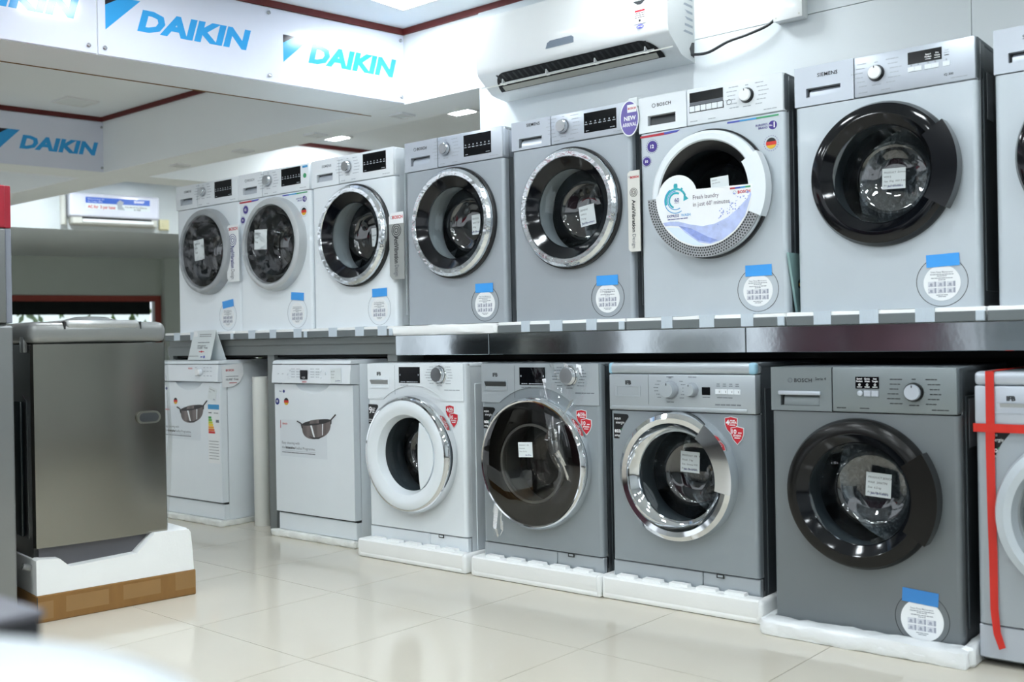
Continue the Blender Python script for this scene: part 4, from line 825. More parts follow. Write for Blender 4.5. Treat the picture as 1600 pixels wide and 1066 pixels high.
# silver with chrome door
r, cp = ifb((-2.19, -0.13, 0.03), 'silver washer with broad mirror chrome door ring and two knobs', IFBS, IFBP, SIDED, 'chromewide', 0.297, 0.450, 0.232, strip=True)
door(r, 'chromewide', 0.297, 0.450, 0.236)
MB().text('IFB', 0.074, 0.782, 0.014, -0.0088, bold=.05).build('brand_name', INKD, r, smooth=False)
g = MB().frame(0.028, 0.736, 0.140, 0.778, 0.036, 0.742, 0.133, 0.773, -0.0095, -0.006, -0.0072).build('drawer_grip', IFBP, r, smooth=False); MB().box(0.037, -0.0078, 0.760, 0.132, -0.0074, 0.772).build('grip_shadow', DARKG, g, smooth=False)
MB().box(0.175, -0.0088, 0.708, 0.1762, -0.007, 0.820).build('drawer_seam', INK, r, smooth=False)
dial(r, 0.268, 0.764, 0.030, IFBP, base=INKL, y=-0.008, dep=0.03); dial(r, 0.358, 0.765, 0.0235, IFBP, base=INKL, y=-0.008, dep=0.028); programs(r, 0.268, 0.764, 0.030, INK, -0.0086, 6, 0.06, 0.02)
MB().plate(0.398, 0.748, 0.431, 0.776, -0.008, 0.001).build('display', DISPLAY, r, smooth=False)
for i in range(4): MB().frame(0.452 + i*0.0245, 0.752, 0.475 + i*0.0245, 0.770, 0.4532 + i*0.0245, 0.7532, 0.4738 + i*0.0245, 0.7688, -0.0105, -0.007, -0.0098).build('button', PANELW, r, smooth=False)
m = MB(); 
for i in range(4): m.dashes(0.463 + i*0.0245, 0.786, 0.012, 0.003, -0.0086, 1, 'c'); m.dashes(0.463 + i*0.0245, 0.779, 0.014, 0.003, -0.0086, 1, 'c'); m.plate(0.467 + i*0.0245, 0.757, 0.469 + i*0.0245, 0.764, -0.0102, .0003)
m.dashes(0.458, 0.738, 0.06, 0.003, -0.0086, 3); m.dashes(0.45, 0.712, 0.10, 0.0045, -0.0086, 5); m.dashes(0.268, 0.81, 0.03, 0.003, -0.0086, 1, 'c'); m.dashes(0.36, 0.81, 0.034, 0.003, -0.0086, 2, 'c'); m.dashes(0.415, 0.738, 0.03, 0.003, -0.0086, 2, 'c'); m.build('panel_print', INK, r, smooth=False)
for x0, x1 in ((-0.001, 0.018), (0.578, 0.607)): MB().rbox(x0, -0.0115, 0.821, x1, 0.02, 0.8635, 0.011, 3).build('corner_tape', mat('pale_blue_tape', '#9cc8dd', .4, var=.05), r)
shields(r, 0.507, 0.648, 0.95); eco(r, 0.014, 0.575, 1.05); pricetag(r, 0.285, 0.490, 0.080, 0.078, 0.098, -0.04, ['PRODUCT  IFB   Rs', 'Model  7 kg', 'Size  Serena WX', 'Price  Rs 22,990'])
# slate grey
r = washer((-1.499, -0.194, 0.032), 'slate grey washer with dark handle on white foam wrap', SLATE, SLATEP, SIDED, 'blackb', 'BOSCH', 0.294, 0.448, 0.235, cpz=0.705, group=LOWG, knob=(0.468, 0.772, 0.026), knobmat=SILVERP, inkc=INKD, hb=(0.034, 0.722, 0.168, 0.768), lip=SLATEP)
MB().rbox(0.028, -0.014, 0.757, 0.174, -0.003, 0.770, 0.003).build('drawer_bar', SILVERP, r)
MB().text('Serie 4', 0.155, 0.806, 0.009, -0.0052, bold=.01).build('model_print', INKD, r, smooth=False)
MB().plate(0.287, 0.781, 0.362, 0.818, -0.004, 0.0012).build('display', DISPLAY, r, smooth=False)
m = MB()
for i, (a, b) in enumerate((('Speed', 'Perfect'), ('Quick', 'Wash'), ('Anti', 'Tangle'))):
    x = 0.300 + i*0.0245; m.text(a, x, 0.8095, 0.0048, -0.0056, 'c', bold=.02); m.text(b, x, 0.8015, 0.0048, -0.0056, 'c', bold=.02); m.ring(x, 0.793, 0.002, 0.0034, -0.0056, -0.0054, 12); m.dashes(x, 0.785, 0.016, 0.0016, -0.0056, 1, 'c')
m.build('display_print', INKW, r, smooth=False)
MB().lathe([(0.0085, -0.004), (0.0085, -0.007), (0.007, -0.008), (0, -0.008)], 0.301, 0.766, 24).build('start_button', SILVERP, r)
for x0 in (0.314, 0.338): MB().rbox(x0, -0.008, 0.756, x0+0.022, -0.003, 0.775, 0.001, 1).build('button', SILVERP, r)
filt(r, 0.479, 0.078, 0.081, tmat=TAPEBD, rot=-0.06, label_r=0.064, tx=-0.004, tz=0.067, tw=0.108, th=0.042)
lb = MB().plate(0, 0, 0.075, 0.15, 0).build('rating_label', INKL, r, smooth=False); lb.location = (W0+0.0022, 0.09, 0.60); lb.rotation_euler = (0, 0, math.pi/2)
pricetag(r, 0.318, 0.464, 0.082, 0.078, 0.098, -0.06, ['PRODUCT BOSCH', 'WAX  2006TIN', 'Size  6.5 kg', 'Price  Rs 31,200/-'])
# right edge, tied with red ribbon
r, cp = ifb((-0.857, -0.19, 0.012), 'silver washer tied with red ribbon at the right photo edge', SILVER, SILVERP, SIDED, 'whitering', 0.290, 0.445, 0.232, strip=True, h=0.856)
door(r, 'whitering', 0.290, 0.445, 0.236); MB().text('IFB', 0.088, 0.772, 0.013, -0.0088, bold=.05).build('brand_name', INKD, r, smooth=False)
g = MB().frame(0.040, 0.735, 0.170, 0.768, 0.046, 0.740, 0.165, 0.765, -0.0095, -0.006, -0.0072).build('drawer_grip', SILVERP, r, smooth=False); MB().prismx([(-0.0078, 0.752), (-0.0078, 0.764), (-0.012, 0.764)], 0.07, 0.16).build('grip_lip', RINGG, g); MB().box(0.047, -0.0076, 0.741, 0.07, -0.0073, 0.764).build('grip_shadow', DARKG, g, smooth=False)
eco(r, 0.030, 0.598)
rb = MB(); rb.box(0.032, -0.0125, 0.66, 0.056, -0.0118, 0.858); rb.box(0.034, -0.0125, 0.857, 0.058, 0.5, 0.858)
rb.build('ribbon_top', REDR, r, smooth=False)
pts = [(0.030, -0.012, 0.70), (0.030, -0.010, 0.60), (0.031, -0.010, 0.45), (0.034, -0.012, 0.30), (0.036, -0.016, 0.16), (0.044, -0.018, 0.09), (0.058, -0.014, 0.045)]
rb = MB(); vs = []
for i, p in enumerate(pts): a = -0.9*i/6; vs += [p, (p[0] + 0.024*math.cos(a), p[1] + 0.014*math.sin(-a), p[2] + 0.006*i/6)]
rb.add(vs, [(2*i, 2*i+1, 2*i+3, 2*i+2) for i in range(len(pts)-1)]); rb.build('ribbon_tail', REDR, r)
m = MB(); m.box(-0.003, -0.0135, 0.679, 0.61, -0.0128, 0.704); m.box(-0.0035, -0.0135, 0.679, -0.0028, 0.5, 0.704); m.build('ribbon_band', REDR, r, smooth=False)

# ------------------------------------------------------------------ dishwashers
DWG = 'white dishwashers under the shelf'
def dishwasher(loc, label, zoff, full):
    r = empty('dishwasher', loc, 0, label, 'dishwasher', DWG); w = 0.60
    MB().rbox(0.002, 0.045, 0.0, w-0.002, 0.56, 0.858, 0.004).build('cabinet', WHITE, r)
    MB().prismx([(-0.012, 0.857), (-0.004, 0.872), (0.02, 0.877), (0.57, 0.877), (0.57, 0.857)], 0, w).build('lid', WHITE, r)
    MB().prismx([(0.045, 0.756), (-0.018, 0.760), (-0.016, 0.80), (-0.010, 0.853), (0.045, 0.853)], 0, w).build('control_panel', PANELW, r)
    # door with a scooped grip under the panel
    n = 14; x0, x1 = 0.17, 0.43; vs = []; fs = []
    d = MB(); d.box(0.0, 0.0, 0.098, w, 0.04, 0.70); d.box(0.0, 0.0, 0.70, x0, 0.04, 0.753); d.box(x1, 0.0, 0.70, w, 0.04, 0.753)
    for i in range(n+1):
        t = i/n; x = x0 + (x1-x0)*t; dip = 0.045*math.sin(math.pi*t)**0.7 + 0.0005
        vs += [(x, 0.0, 0.70), (x, 0.0, 0.753 - dip), (x, 0.026, 0.753)]
    for i in range(n): fs += [(3*i, 3*i+3, 3*i+4, 3*i+1), (3*i+1, 3*i+4, 3*i+5, 3*i+2)]
    d.add(vs, fs); d.build('door', WHITE, r, ang=25)
    MB().prismz([(w-0.001, 0.001), (w+0.0, 0.04), (w-0.03, 0.04), (w-0.03, 0.001)], 0.098, 0.753).build('door_edge', WHITE, r)
    MB().box(0.004, 0.018, 0.086, w-0.004, 0.05, 0.098).build('door_gap', SEAM, r, smooth=False); MB().rbox(0.004, 0.012, 0.002, w-0.004, 0.05, 0.088, 0.003, 1).build('kick_panel', WHITE, r)
    z = zoff
    MB().plate(0.040, 0.384+z, 0.405, 0.571+z, 0, 0.0006).build('advert_panel', mat('advert_grey', '#dfe6ec', .4, var=.01), r, smooth=False)
    m = MB(); m.text('Easy cleaning with', 0.054, 0.447+z, 0.013, -0.001, width=0.14); m.text('the', 0.054, 0.423+z, 0.013, -0.001); m.text('Kadhai Programme.', 0.160, 0.423+z, 0.013, -0.001, width=0.155); m.plate(0.054, 0.413+z, 0.316, 0.4138+z, -0.0008, .0003); m.dashes(0.054, 0.402+z, 0.26, 0.0042, -0.001, 8); m.build('advert_print', INK, r, smooth=False)
    MB().text('Intensive', 0.083, 0.423+z, 0.013, -0.001, bold=.035, width=0.072).build('advert_bold', INKD, r, smooth=False)
    MB().plate(0.043, 0.527+z, 0.047, 0.566+z, -0.0006, .0004).build('advert_mark', REDS, r, smooth=False); MB().text('BOSCH', 0.062, 0.546+z, 0.008, -0.001, bold=.03).build('advert_brand', INKR, r, smooth=False)
    # printed kadhai pan
    bx, bz = 0.325, 0.552+z; PAN = mat('pan_steel_print', '#6f6664', .45, var=.35, scale=6, stretch=(4, 1, .3)); PAND = mat('pan_dark_print', '#2b2a2b', .45, var=.2)
    tl = 0.13; E = [(bx + 0.110*math.cos(2*math.pi*k/32), bz + 0.013 + 0.110*math.cos(2*math.pi*k/32)*tl + 0.013*math.sin(2*math.pi*k/32)) for k in range(32)]
    low = [(bx - 0.110*math.cos(math.pi*k/24), bz + 0.013 - 0.110*math.cos(math.pi*k/24)*tl - 0.083*math.sin(math.pi*k/24)**0.62) for k in range(1, 24)]
    MB().prism([E[16]] + low + [E[0]] + [E[k] for k in range(31, 16, -1)], -0.0010, -0.0002).build('pan_print', PAN, r, smooth=False)
    MB().prism(E, -0.0013, -0.0003).build('pan_mouth', PAND, r, smooth=False)
    MB().prism([(bx-0.050, bz+0.004), (bx-0.045, bz+0.021), (bx+0.022, bz+0.030), (bx+0.022, bz+0.010)], -0.0016, -0.0006).build('pan_lining', PAN, r, smooth=False)
    for q in ([(bx-0.045, bz-0.004), (bx-0.032, bz-0.003), (bx-0.010, bz-0.062), (bx-0.022, bz-0.060)], [(bx+0.046, bz+0.006), (bx+0.053, bz+0.007), (bx+0.050, bz-0.048), (bx+0.044, bz-0.050)]):
        MB().prism(q, -0.0016, -0.0008).build('pan_glint', PAPER, r, smooth=False)
    MB().prism([(bx-0.060, bz-0.058), (bx-0.02, bz-0.072), (bx+0.02, bz-0.069), (bx+0.062, bz-0.046), (bx+0.02, bz-0.060), (bx-0.02, bz-0.063)], -0.0014, -0.0006).build('pan_base', PAND, r, smooth=False)
    m = MB(); m.tube([(bx-0.106, -0.002, bz-0.020), (bx-0.115, -0.002, bz+0.004), (bx-0.145, -0.002, bz+0.014)], 0.0032, 6); m.tube([(bx+0.112, -0.002, bz+0.008), (bx+0.114, -0.002, bz+0.030), (bx+0.148, -0.002, bz+0.056)], 0.0032, 6); m.build('pan_handles', PAND, r)
    # badges
    MB().disc(0.021, 0.663, 0.017, -0.001, 0, 28, .95).build('round_badge', INKB, r, smooth=False); MB().disc(0.075, 0.716, 0.008, -0.001, 0, 20).build('small_badge', INKB, r, smooth=False); MB().text("No.1", 0.040, 0.712, 0.008, -0.001, bold=.02).build('badge_print', INKB, r, smooth=False); MB().text('10', 0.021, 0.658, 0.012, -0.0016, 'c', bold=.03).build('badge_number', INKW, r, smooth=False)
    fx, fz = (0.094, 0.664) if full else (0.165, 0.645)
    for mm, a, b in ((GERK, .333, 1), (GERR, -.333, .333), (GERY, -1, -.333)):
        N = 10; a0, a1 = math.asin(a), math.asin(b); q = 0.018
        o = [(fx + q*math.cos(a0+(a1-a0)*i/N), fz + q*math.sin(a0+(a1-a0)*i/N)) for i in range(N+1)] + [(fx - q*math.cos(a1+(a0-a1)*i/N), fz + q*math.sin(a1+(a0-a1)*i/N)) for i in range(N+1)]
        MB().prism(o, -0.0012, -0.0002).build('flag_band', mm, r, smooth=False)
    y = -0.0185
    if full:
        MB().plate(0.231, 0.779, 0.286, 0.826, y+.001, 0.003).build('display', DISPLAY, r, smooth=False)
        m = MB(); m.text('1 2 3', 0.258, 0.785, 0.008, y-.0022, 'c', bold=.02); m.build('display_print', INKW, r, smooth=False)
        m = MB()
        for x in (0.16, 0.20, 0.31, 0.35):
            for zz in (0.79, 0.803, 0.816, 0.83): m.dashes(x, zz, 0.028, 0.003, y, 2)
        for x in (0.05, 0.085): m.dashes(x, 0.805, 0.012, 0.003, y, 1)
        m.build('panel_print', INKL, r, smooth=False)
        for x, zz in ((0.145, 0.826), (0.145, 0.79), (0.125, 0.806), (0.385, 0.826), (0.385, 0.79), (0.42, 0.81)): MB().lathe([(0.006, y+.002), (0.006, y-.002), (0, y-.002)], x, zz, 16).build('button', PANELW, r)
        MB().text('BOSCH', 0.262, 0.764, 0.007, y-.0005, 'c', bold=.03).build('brand_name', INKR, r, smooth=False)
        pricetag(r, 0.50, 0.800, 0.078, 0.070, y-.001, 0.05, ['BOSCH', 'Dishw', 'Rs 34,'], 'Jain Bros')
    else:
        dial(r, 0.434, 0.812, 0.020, KNOBW, base=PANELW, y=y, dep=0.022, notch=False)
        m = MB()
        for x in (0.39, 0.47, 0.50, 0.53):
            for zz in (0.79, 0.815, 0.835): m.dashes(x, zz, 0.018, 0.003, y, 1)
        m.build('panel_print', INKL, r, smooth=False); MB().text('BOSCH', 0.345, 0.828, 0.008, y-.0005, 'c', bold=.03).build('brand_name', INKR, r, smooth=False)
        pricetag(r, 0.525, 0.692, 0.075, 0.07, -0.002, -0.25, ['DISHWASHER', 'Rs 29,'], 'Jain')
        MB().plate(0.478, 0.310, 0.585, 0.640, 0, 0.0006).build('energy_label', PAPER, r, smooth=False); MB().plate(0.480, 0.607, 0.583, 0.634, -0.0006, .0005).build('energy_header', BLUES, r, smooth=False)
        for i, cc in enumerate(('#2f9a45', '#6db843', '#c9d23a', '#f0d530', '#eaa32c', '#df6b2a', '#cf2a2a')): MB().plate(0.483, 0.555 - i*0.0135, 0.510 + i*0.0055, 0.567 - i*0.0135, -0.0006, .0005).build('energy_bar', mat('energy_%d' % i, cc, .5, var=0), r, smooth=False)
        m = MB(); m.plate(0.552, 0.535, 0.580, 0.550, -0.0006, .0005); m.dashes(0.484, 0.585, 0.03, 0.006, -0.001, 1); m.dashes(0.535, 0.585, 0.04, 0.004, -0.001, 2)
        for k in range(7): m.dashes(0.485, 0.43 - k*0.016, 0.09, 0.0025, -0.001, 3)
        m.build('energy_print', INK, r, smooth=False)
    return r
dishwasher((-5.36, -0.09, 0.03), 'white dishwasher half hidden behind the steel top loader', 0.045, False)
dishwasher((-4.31, -0.075, 0.03), 'white dishwasher with black display beside the white washer', 0.0, True)
# cards and things on and beside the left dishwasher
r = empty('tent_card', (-5.075, -0.085, 0.9085), 0, 'folded white price tent card on the left dishwasher', 'card')
MB().add([(0, 0, 0), (0.215, 0, 0), (0.24, 0.026, 0.165), (0.03, 0.026, 0.165), (0, 0.002, 0), (0.215, 0.002, 0), (0.24, 0.028, 0.165), (0.03, 0.028, 0.165)], [(0,1,2,3), (7,6,5,4), (0,4,5,1), (1,5,6,2), (3,2,6,7), (0,3,7,4)]).build('front_sheet', PAPERT, r, smooth=False)
MB().add([(0.03, 0.026, 0.165), (0.24, 0.026, 0.165), (0.265, 0.068, 0), (0.03, 0.068, 0), (0.03, 0.028, 0.165), (0.24, 0.028, 0.165), (0.265, 0.070, 0), (0.03, 0.070, 0)], [(0,1,2,3), (7,6,5,4), (0,4,5,1), (1,5,6,2), (3,2,6,7), (0,3,7,4)]).build('back_sheet', PAPERT, r, smooth=False)
def on_card(m, f):
    m.v = [(x, z*0.026/0.165 - 0.0008 + y, z) for x, y, z in m.v]; return m
m = MB(); m.text('15,000* Free', 0.13, 0.062, 0.013, 0, 'c', bold=.02); m.dashes(0.08, 0.095, 0.11, 0.004, 0, 4); m.dashes(0.08, 0.078, 0.08, 0.003, 0, 3); m.dashes(0.09, 0.13, 0.11, 0.003, 0, 5); m.dashes(0.09, 0.14, 0.11, 0.003, 0, 5); m.dashes(0.01, 0.02, 0.09, 0.003, 0, 4); on_card(m, 0).build('card_print', INK, r, smooth=False)
m = MB(); m.dashes(0.10, 0.044, 0.05, 0.004, 0, 1); m.disc(0.125, 0.046, 0.006, -.0003, 0, 12); on_card(m, 0).build('card_red', INKR, r, smooth=False); m = MB(); m.disc(0.155, 0.017, 0.008, -.0003, 0, 12); m.dashes(0.12, 0.014, 0.02, 0.006, 0, 1); on_card(m, 0).build('card_blue', VIOS, r, smooth=False)
MB().prism([(0.035, 0.13), (0.07, 0.13), (0.07, 0.16), (0.035, 0.16)], 0.0205, 0.0215).build('card_logo', PAPER, r, smooth=False)
r = empty('hanging_card', (-4.7565, -0.09, 0.755), 90, 'white rounded price card hanging on the left dishwasher corner', 'card')
MB().prism([(0.008, 0.0), (0.08, 0.006), (0.12, 0.03), (0.145, 0.07), (0.142, 0.135), (0.002, 0.12)], -0.004, -0.0025).build('sheet', PAPER, r, smooth=False)
MB().text('BOSCH', 0.03, 0.09, 0.011, -0.0046, bold=.03).build('card_brand', INKR, r, smooth=False); m = MB(); m.text('15,000* Free', 0.03, 0.04, 0.011, -0.0046, bold=.02); m.dashes(0.03, 0.06, 0.08, 0.003, -0.0046, 4); m.build('card_print', INK, r, smooth=False); m = MB(); m.dashes(0.05, 0.024, 0.05, 0.004, -0.0046, 1); m.build('card_red', REDS, r, smooth=False)
r = empty('tube', (-4.61, 0.066, 0), 0, 'tall white plastic tube standing between the dishwashers', 'tube')
MB().lathez([(0.046, 0), (0.047, 0.002), (0.047, 0.812), (0.042, 0.812), (0.042, 0.75), (0, 0.75)], 0, 0, 40).build('pipe', mat('tube_cream', '#e4e6e1', .4, var=.02), r); MB().lathez([(0.0478, 0.80), (0.0478, 0.8125), (0.044, 0.8125)], 0, 0, 40).build('rim', mat('tube_cream', '#e4e6e1', .4), r)
r = empty('edge_strip', (-4.588, 0.118, 0.0), 0, 'narrow blue and clear plastic strip behind the white tube', 'strip')
MB().rbox(0, 0, 0.22, 0.03, 0.012, 0.70, 0.003).build('blue_part', mat('strip_blue', '#2d7fc4', .4, var=.04), r); MB().rbox(0.002, 0, 0.70, 0.028, 0.012, 0.80, 0.003).build('clear_part', TAPEC, r); MB().rbox(0.002, 0, 0.0, 0.028, 0.012, 0.22, 0.003).build('lower_part', LAMIN, r)
lab(sheet([(-4.95, 0.05, 0.915), (-4.90, 0.05, 0.922), (-4.84, 0.05, 0.918)], [(-4.95, 0.25, 0.914), (-4.90, 0.25, 0.926), (-4.84, 0.25, 0.916)], 5, 2, 0.003, 'plastic_bag', None, TAPEC), 'crumpled clear bag on top of the left dishwasher', 'bag')
lab(sheet([(-4.22, 0.02, 0.9095), (-4.05, 0.02, 0.912), (-3.86, 0.02, 0.911), (-3.76, 0.02, 0.9095)], [(-4.22, 0.2, 0.91), (-4.05, 0.2, 0.914), (-3.86, 0.2, 0.912), (-3.76, 0.2, 0.91)], 4, 6, 0.0015, 'leaflet', None, PAPERT), 'white leaflet lying on the right dishwasher', 'leaflet')

# ------------------------------------------------------------------ the shelf
r = empty('display_shelf', (0, 0, 0), 0, 'long two level display shelf with steel edge and grey laminate end', 'shelf')
MB().box(-5.39, 0.0, 0.985, 0.5, 0.66, 1.016).build('shelf_board', LAMIN, r, smooth=False)
MB().box(-5.425, 0.012, 0.931, -3.47, 0.04, 0.9845).build('front_rail', LAMIN, r, smooth=False)
for a, b in ((-3.456, -2.882), (-2.879, -1.673), (-1.670, -0.42), (-0.417, 0.5)): MB().rbox(a, -0.032, 0.926, b, -0.012, 1.0175, 0.002, 1).build('steel_edge', FASCIA, r)
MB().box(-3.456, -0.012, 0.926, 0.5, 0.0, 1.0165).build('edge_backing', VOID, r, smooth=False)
for a, b in ((-5.425, -5.385), (-4.489, -4.434), (-3.566, -3.50)):
    z0 = 0.895 if b > -3.6 else 0.0; MB().box(a, 0.02, z0, b, 0.6, 0.9845).build('upright', LAMIN, r, smooth=False)
    if z0: MB().box(a, 0.44, 0.0, b, 0.6, z0).build('upright', LAMIN, r, smooth=False)
MB().box(-5.39, 0.66, 0.0, 0.5, 0.68, 1.016).build('back_board', VOID, r, smooth=False)
MB().box(-3.5, 0.2, 0.90, 0.5, 0.66, 0.984).build('underside_shade', VOID, r, smooth=False)  # black boxes put in for the shade of the void under the board
MB().box(-5.38, 0.045, 0.918, -3.566, 0.66, 0.984).build('underside_shade', VOID, r, smooth=False)
# foam boards on the shelf, one under each washer
FG = 'foam boards on the shelf'
for i, (a, b, t) in enumerate(((-5.375, -4.703, 'leftmost shelf washer'), (-4.699, -4.082, 'second shelf washer'), (-4.078, -3.462, 'third shelf washer'), (-3.458, -2.826, ''), (-2.822, -2.176, 'silver washer under the air conditioner'), (-2.172, -1.516, 'washer with the laundry sign'), (-1.512, -0.862, 'washer with the black door'), (-0.857, -0.20, 'rightmost shelf washer'))):
    lb = 'thick bare white foam slab on the shelf under the silver washer' if i == 3 else 'flat foam board with grey taped edge under the ' + t
    r = empty('foam_board', (a, 0, 1.018), 0, lb, 'foam board', FG); L = b - a
    if i == 3: chunk(0, -0.055, 0.0, L, 0.6, 0.0438, 0.05, 0.003, 0.01, 5).build('foam', FOAM, r)
    else:
        chunk(0, -0.038, 0.0, L, 0.6, 0.0457, 0.06, 0.0012, 0.004, i).build('foam', FOAM, r)
        MB().rbox(0, -0.0405, 0.0, L, -0.030, 0.033, 0.002, 1).build('grey_edge', GREYT, r)
        k = 0.10 + 0.03*(i % 3)
        while k < L - 0.08:
            MB().prismx([(-0.0425, 0.002), (-0.0425, 0.047), (-0.036, 0.0475), (-0.012, 0.0468), (-0.012, 0.0462), (-0.036, 0.0465), (-0.041, 0.046), (-0.041, 0.002)], k, k+random.uniform(0.045, 0.065)).build('clear_tape', TAPEC, r, smooth=False); k += random.uniform(0.15, 0.20)
        MB().rbox(L-0.03, -0.043, 0.001, L-0.002, -0.03, 0.034, 0.003, 1).build('taped_corner', TAPEC, r)
# foam bases on the floor
BG = 'white foam bases on the floor'
def tray(x, y, w, label, el=0.034, er=0.034):
    r = empty('foam_tray', (x, y, 0), 0, label, 'foam packing', BG)
    m = MB()
    m.rbox(-el, -0.052, 0.0, w+er, 0.59, 0.030, 0.012, 2)
    m.prismx([(-0.030, 0.0), (-0.045, 0.008), (-0.054, 0.03), (-0.056, 0.078), (-0.050, 0.084), (-0.005, 0.084), (-0.004, 0.028), (-0.004, 0.0)], -el+0.014, w+er-0.014)
    for a, b in ((-el, -0.002), (w+0.002, w+er)):
        m.rbox(a, -0.054, 0.002, b, 0.59, 0.084, 0.016, 3)
    m.build('foam', FOAM, r)
    for k in range(5): th = MB().prism([(0, 0.080), (0.082, 0.080), (0.078, 0.094), (0.004, 0.094)], -0.034, -0.0045).build('rim_tooth', FOAM, r, smooth=False); th.location = (0.035 + k*0.112, 0, 0)
    return r
tray(-3.535, -0.14, 0.605, 'moulded foam tray under the white washer'); tray(-2.835, -0.14, 0.605, 'moulded foam tray under the smoked door washer', er=0.018); tray(-2.19, -0.13, 0.605, 'moulded foam tray under the chrome door washer', el=0.018)
r = empty('foam_tray', (-1.499, -0.194, 0), 0, 'ragged plastic wrapped foam base under the slate grey washer', 'foam packing', BG)
WRAP = mat('white_wrap', '#eef1f3', 0.3, coat=0.3, var=0.03, bump=0.5, bscale=18)
chunk(-0.02, -0.08, 0.0, 0.63, 0.58, 0.031, 0.05, 0.002, 0.008, 4).build('foam', WRAP, r)
m = chunk(-0.02, -0.082, 0.0, 0.63, -0.006, 0.052, 0.035, 0.004, 0.012, 14); m.build('front_lip', WRAP, r)
m = chunk(0.604, -0.05, 0.0, 0.64, 0.57, 0.062, 0.05, 0.004, 0.010, 15); m.build('side_lip', WRAP, r); chunk(-0.03, -0.06, 0.0, -0.004, 0.57, 0.05, 0.05, 0.003, 0.008, 16).build('side_lip', WRAP, r)
for x, a, b, ys, t, sd in ((-5.36, -0.015, 0.615, -0.015, 'left', 21), (-4.31, -0.025, 0.615, -0.018, 'right', 22)):
    r = empty('foam_tray', (x, -0.09 if sd == 21 else -0.075, 0), 0, 'rough chipped foam slab under the %s dishwasher' % t, 'foam packing', BG)
    chunk(a, ys, 0.0, b, 0.57, 0.0295, 0.03, 0.0026, 0.007, sd).build('foam', FOAMD, r); chunk(a, ys-0.004, 0.0, b, 0.010, 0.033, 0.025, 0.003, 0.008, sd+7).build('chipped_edge', FOAMD, r)

# ------------------------------------------------------------------ point of sale strips on the machines
def av_strip(x, w, z0, z1, y, m, label, head=True):
    r = empty('display_strip', (x, y, z0), 0, label, 'display strip', 'upright vibration design strips between washers'); h = z1 - z0
    def rr(x0, zz0, x1, zz1, q): 
        return [(x0+q, zz0), (x1, zz0), (x1, zz1), (x0+q, zz1), (x0, zz1-q), (x0, zz0+q)]
    MB().prism(rr(0, 0, w, h, w*0.18), -0.004, 0.0).build('strip_board', m, r, smooth=False)
    if head: MB().prism([(0, h*0.83), (w, h*0.83), (w, h), (w*0.18, h), (0, h-w*0.18)], -0.0048, -0.0036).build('strip_header', PAPER, r, smooth=False)
    MB().text('BOSCH', w*0.60, h*0.905, w*0.15, -0.0054, 'c', bold=.03).build('strip_brand', INKR, r, smooth=False); MB().ring(w*0.18, h*0.928, w*0.05, w*0.075, -0.0054, -0.0046, 20).build('strip_emblem', INKL, r)
    t = MB()
    for k in range(3): t.ring(w*0.5, h*0.73, w*(0.09 + 0.1*k), w*(0.12 + 0.1*k), -0.0048, -0.0038, 28)
    t.text('AntiVibration', w*0.36, h*0.64, w*0.28, -0.005, bold=.02, rot=-math.pi/2, width=h*0.40); t.build('strip_lettering', INKD if m is not PAPER else INKB, r, smooth=False)
    MB().text('Design', w*0.36, h*0.215, w*0.28, -0.005, rot=-math.pi/2, width=h*0.17).build('strip_word', INK, r, smooth=False)
STRIPM = mat('strip_metal', '#a9aca9', .35, .6, var=.05)
av_strip(-4.772, 0.108, 1.335, 1.645, -0.022, PAPER, 'white vertical strip between the two leftmost shelf washers')
av_strip(-3.503, 0.098, 1.283, 1.597, -0.012, STRIPM, 'brushed metal vertical strip beside the white chrome ring washer')
av_strip(-2.168, 0.054, 1.322, 1.637, -0.012, mat('strip_cream', '#d9d8d2', .5, var=.02), 'narrow cream vertical strip left of the laundry sign washer', False)
r = empty('hanging_tag', (-2.155, -0.014, 1.842), 0, 'oval purple new arrival tag on the silver washer corner', 'tag')
def oval(a, b, n=40): return [(a*math.cos(2*math.pi*i/n), b*math.sin(2*math.pi*i/n)) for i in range(n)]
MB().prism(oval(0.043, 0.070), -0.002, 0).build('tag_board', PAPER, r, smooth=False); MB().prism(oval(0.039, 0.065), -0.0028, -0.0018).build('tag_face', mat('tag_violet', '#6a5fa8', .4, var=.08, scale=10), r, smooth=False)
m = MB(); m.text('NEW', 0.004, -0.008, 0.016, -0.0036, 'c', bold=.03); m.text('ARRIVAL', 0.002, -0.032, 0.014, -0.0036, 'c', bold=.02, width=0.066); m.build('tag_lettering', INKW, r, smooth=False)
MB().plate(-0.008, 0.022, 0.034, 0.052, -0.0028, .0006).build('tag_label', PAPER, r, smooth=False); MB().text('BOSCH', 0.014, 0.033, 0.008, -0.0040, 'c', bold=.03).build('tag_brand', INKR, r, smooth=False)
MB().rbox(-0.004, 0.0, 0.045, 0.036, 0.03, 0.078, 0.003).build('tag_clip', PAPERT, r)
r = empty('booklet', (-1.513, 0.08, 1.0655), 90, 'pale blue green booklet slipped between two right shelf washers', 'booklet')
MB().prism([(-0.03, 0.0), (0.02, 0.0), (0.02, 0.21), (-0.095, 0.21)], -0.004, 0.004).build('cover', mat('booklet_green', '#8fb0b0', .35, var=.05), r, smooth=False); MB().prism([(-0.022, 0.09), (-0.004, 0.085), (0.0, 0.105), (-0.010, 0.12), (-0.022, 0.11)], -0.0052, -0.0042).build('cover_mark', INKD, r, smooth=False); MB().disc(-0.011, 0.10, 0.006, -0.006, -0.005, 10).build('cover_badge', GERY, r, smooth=False)

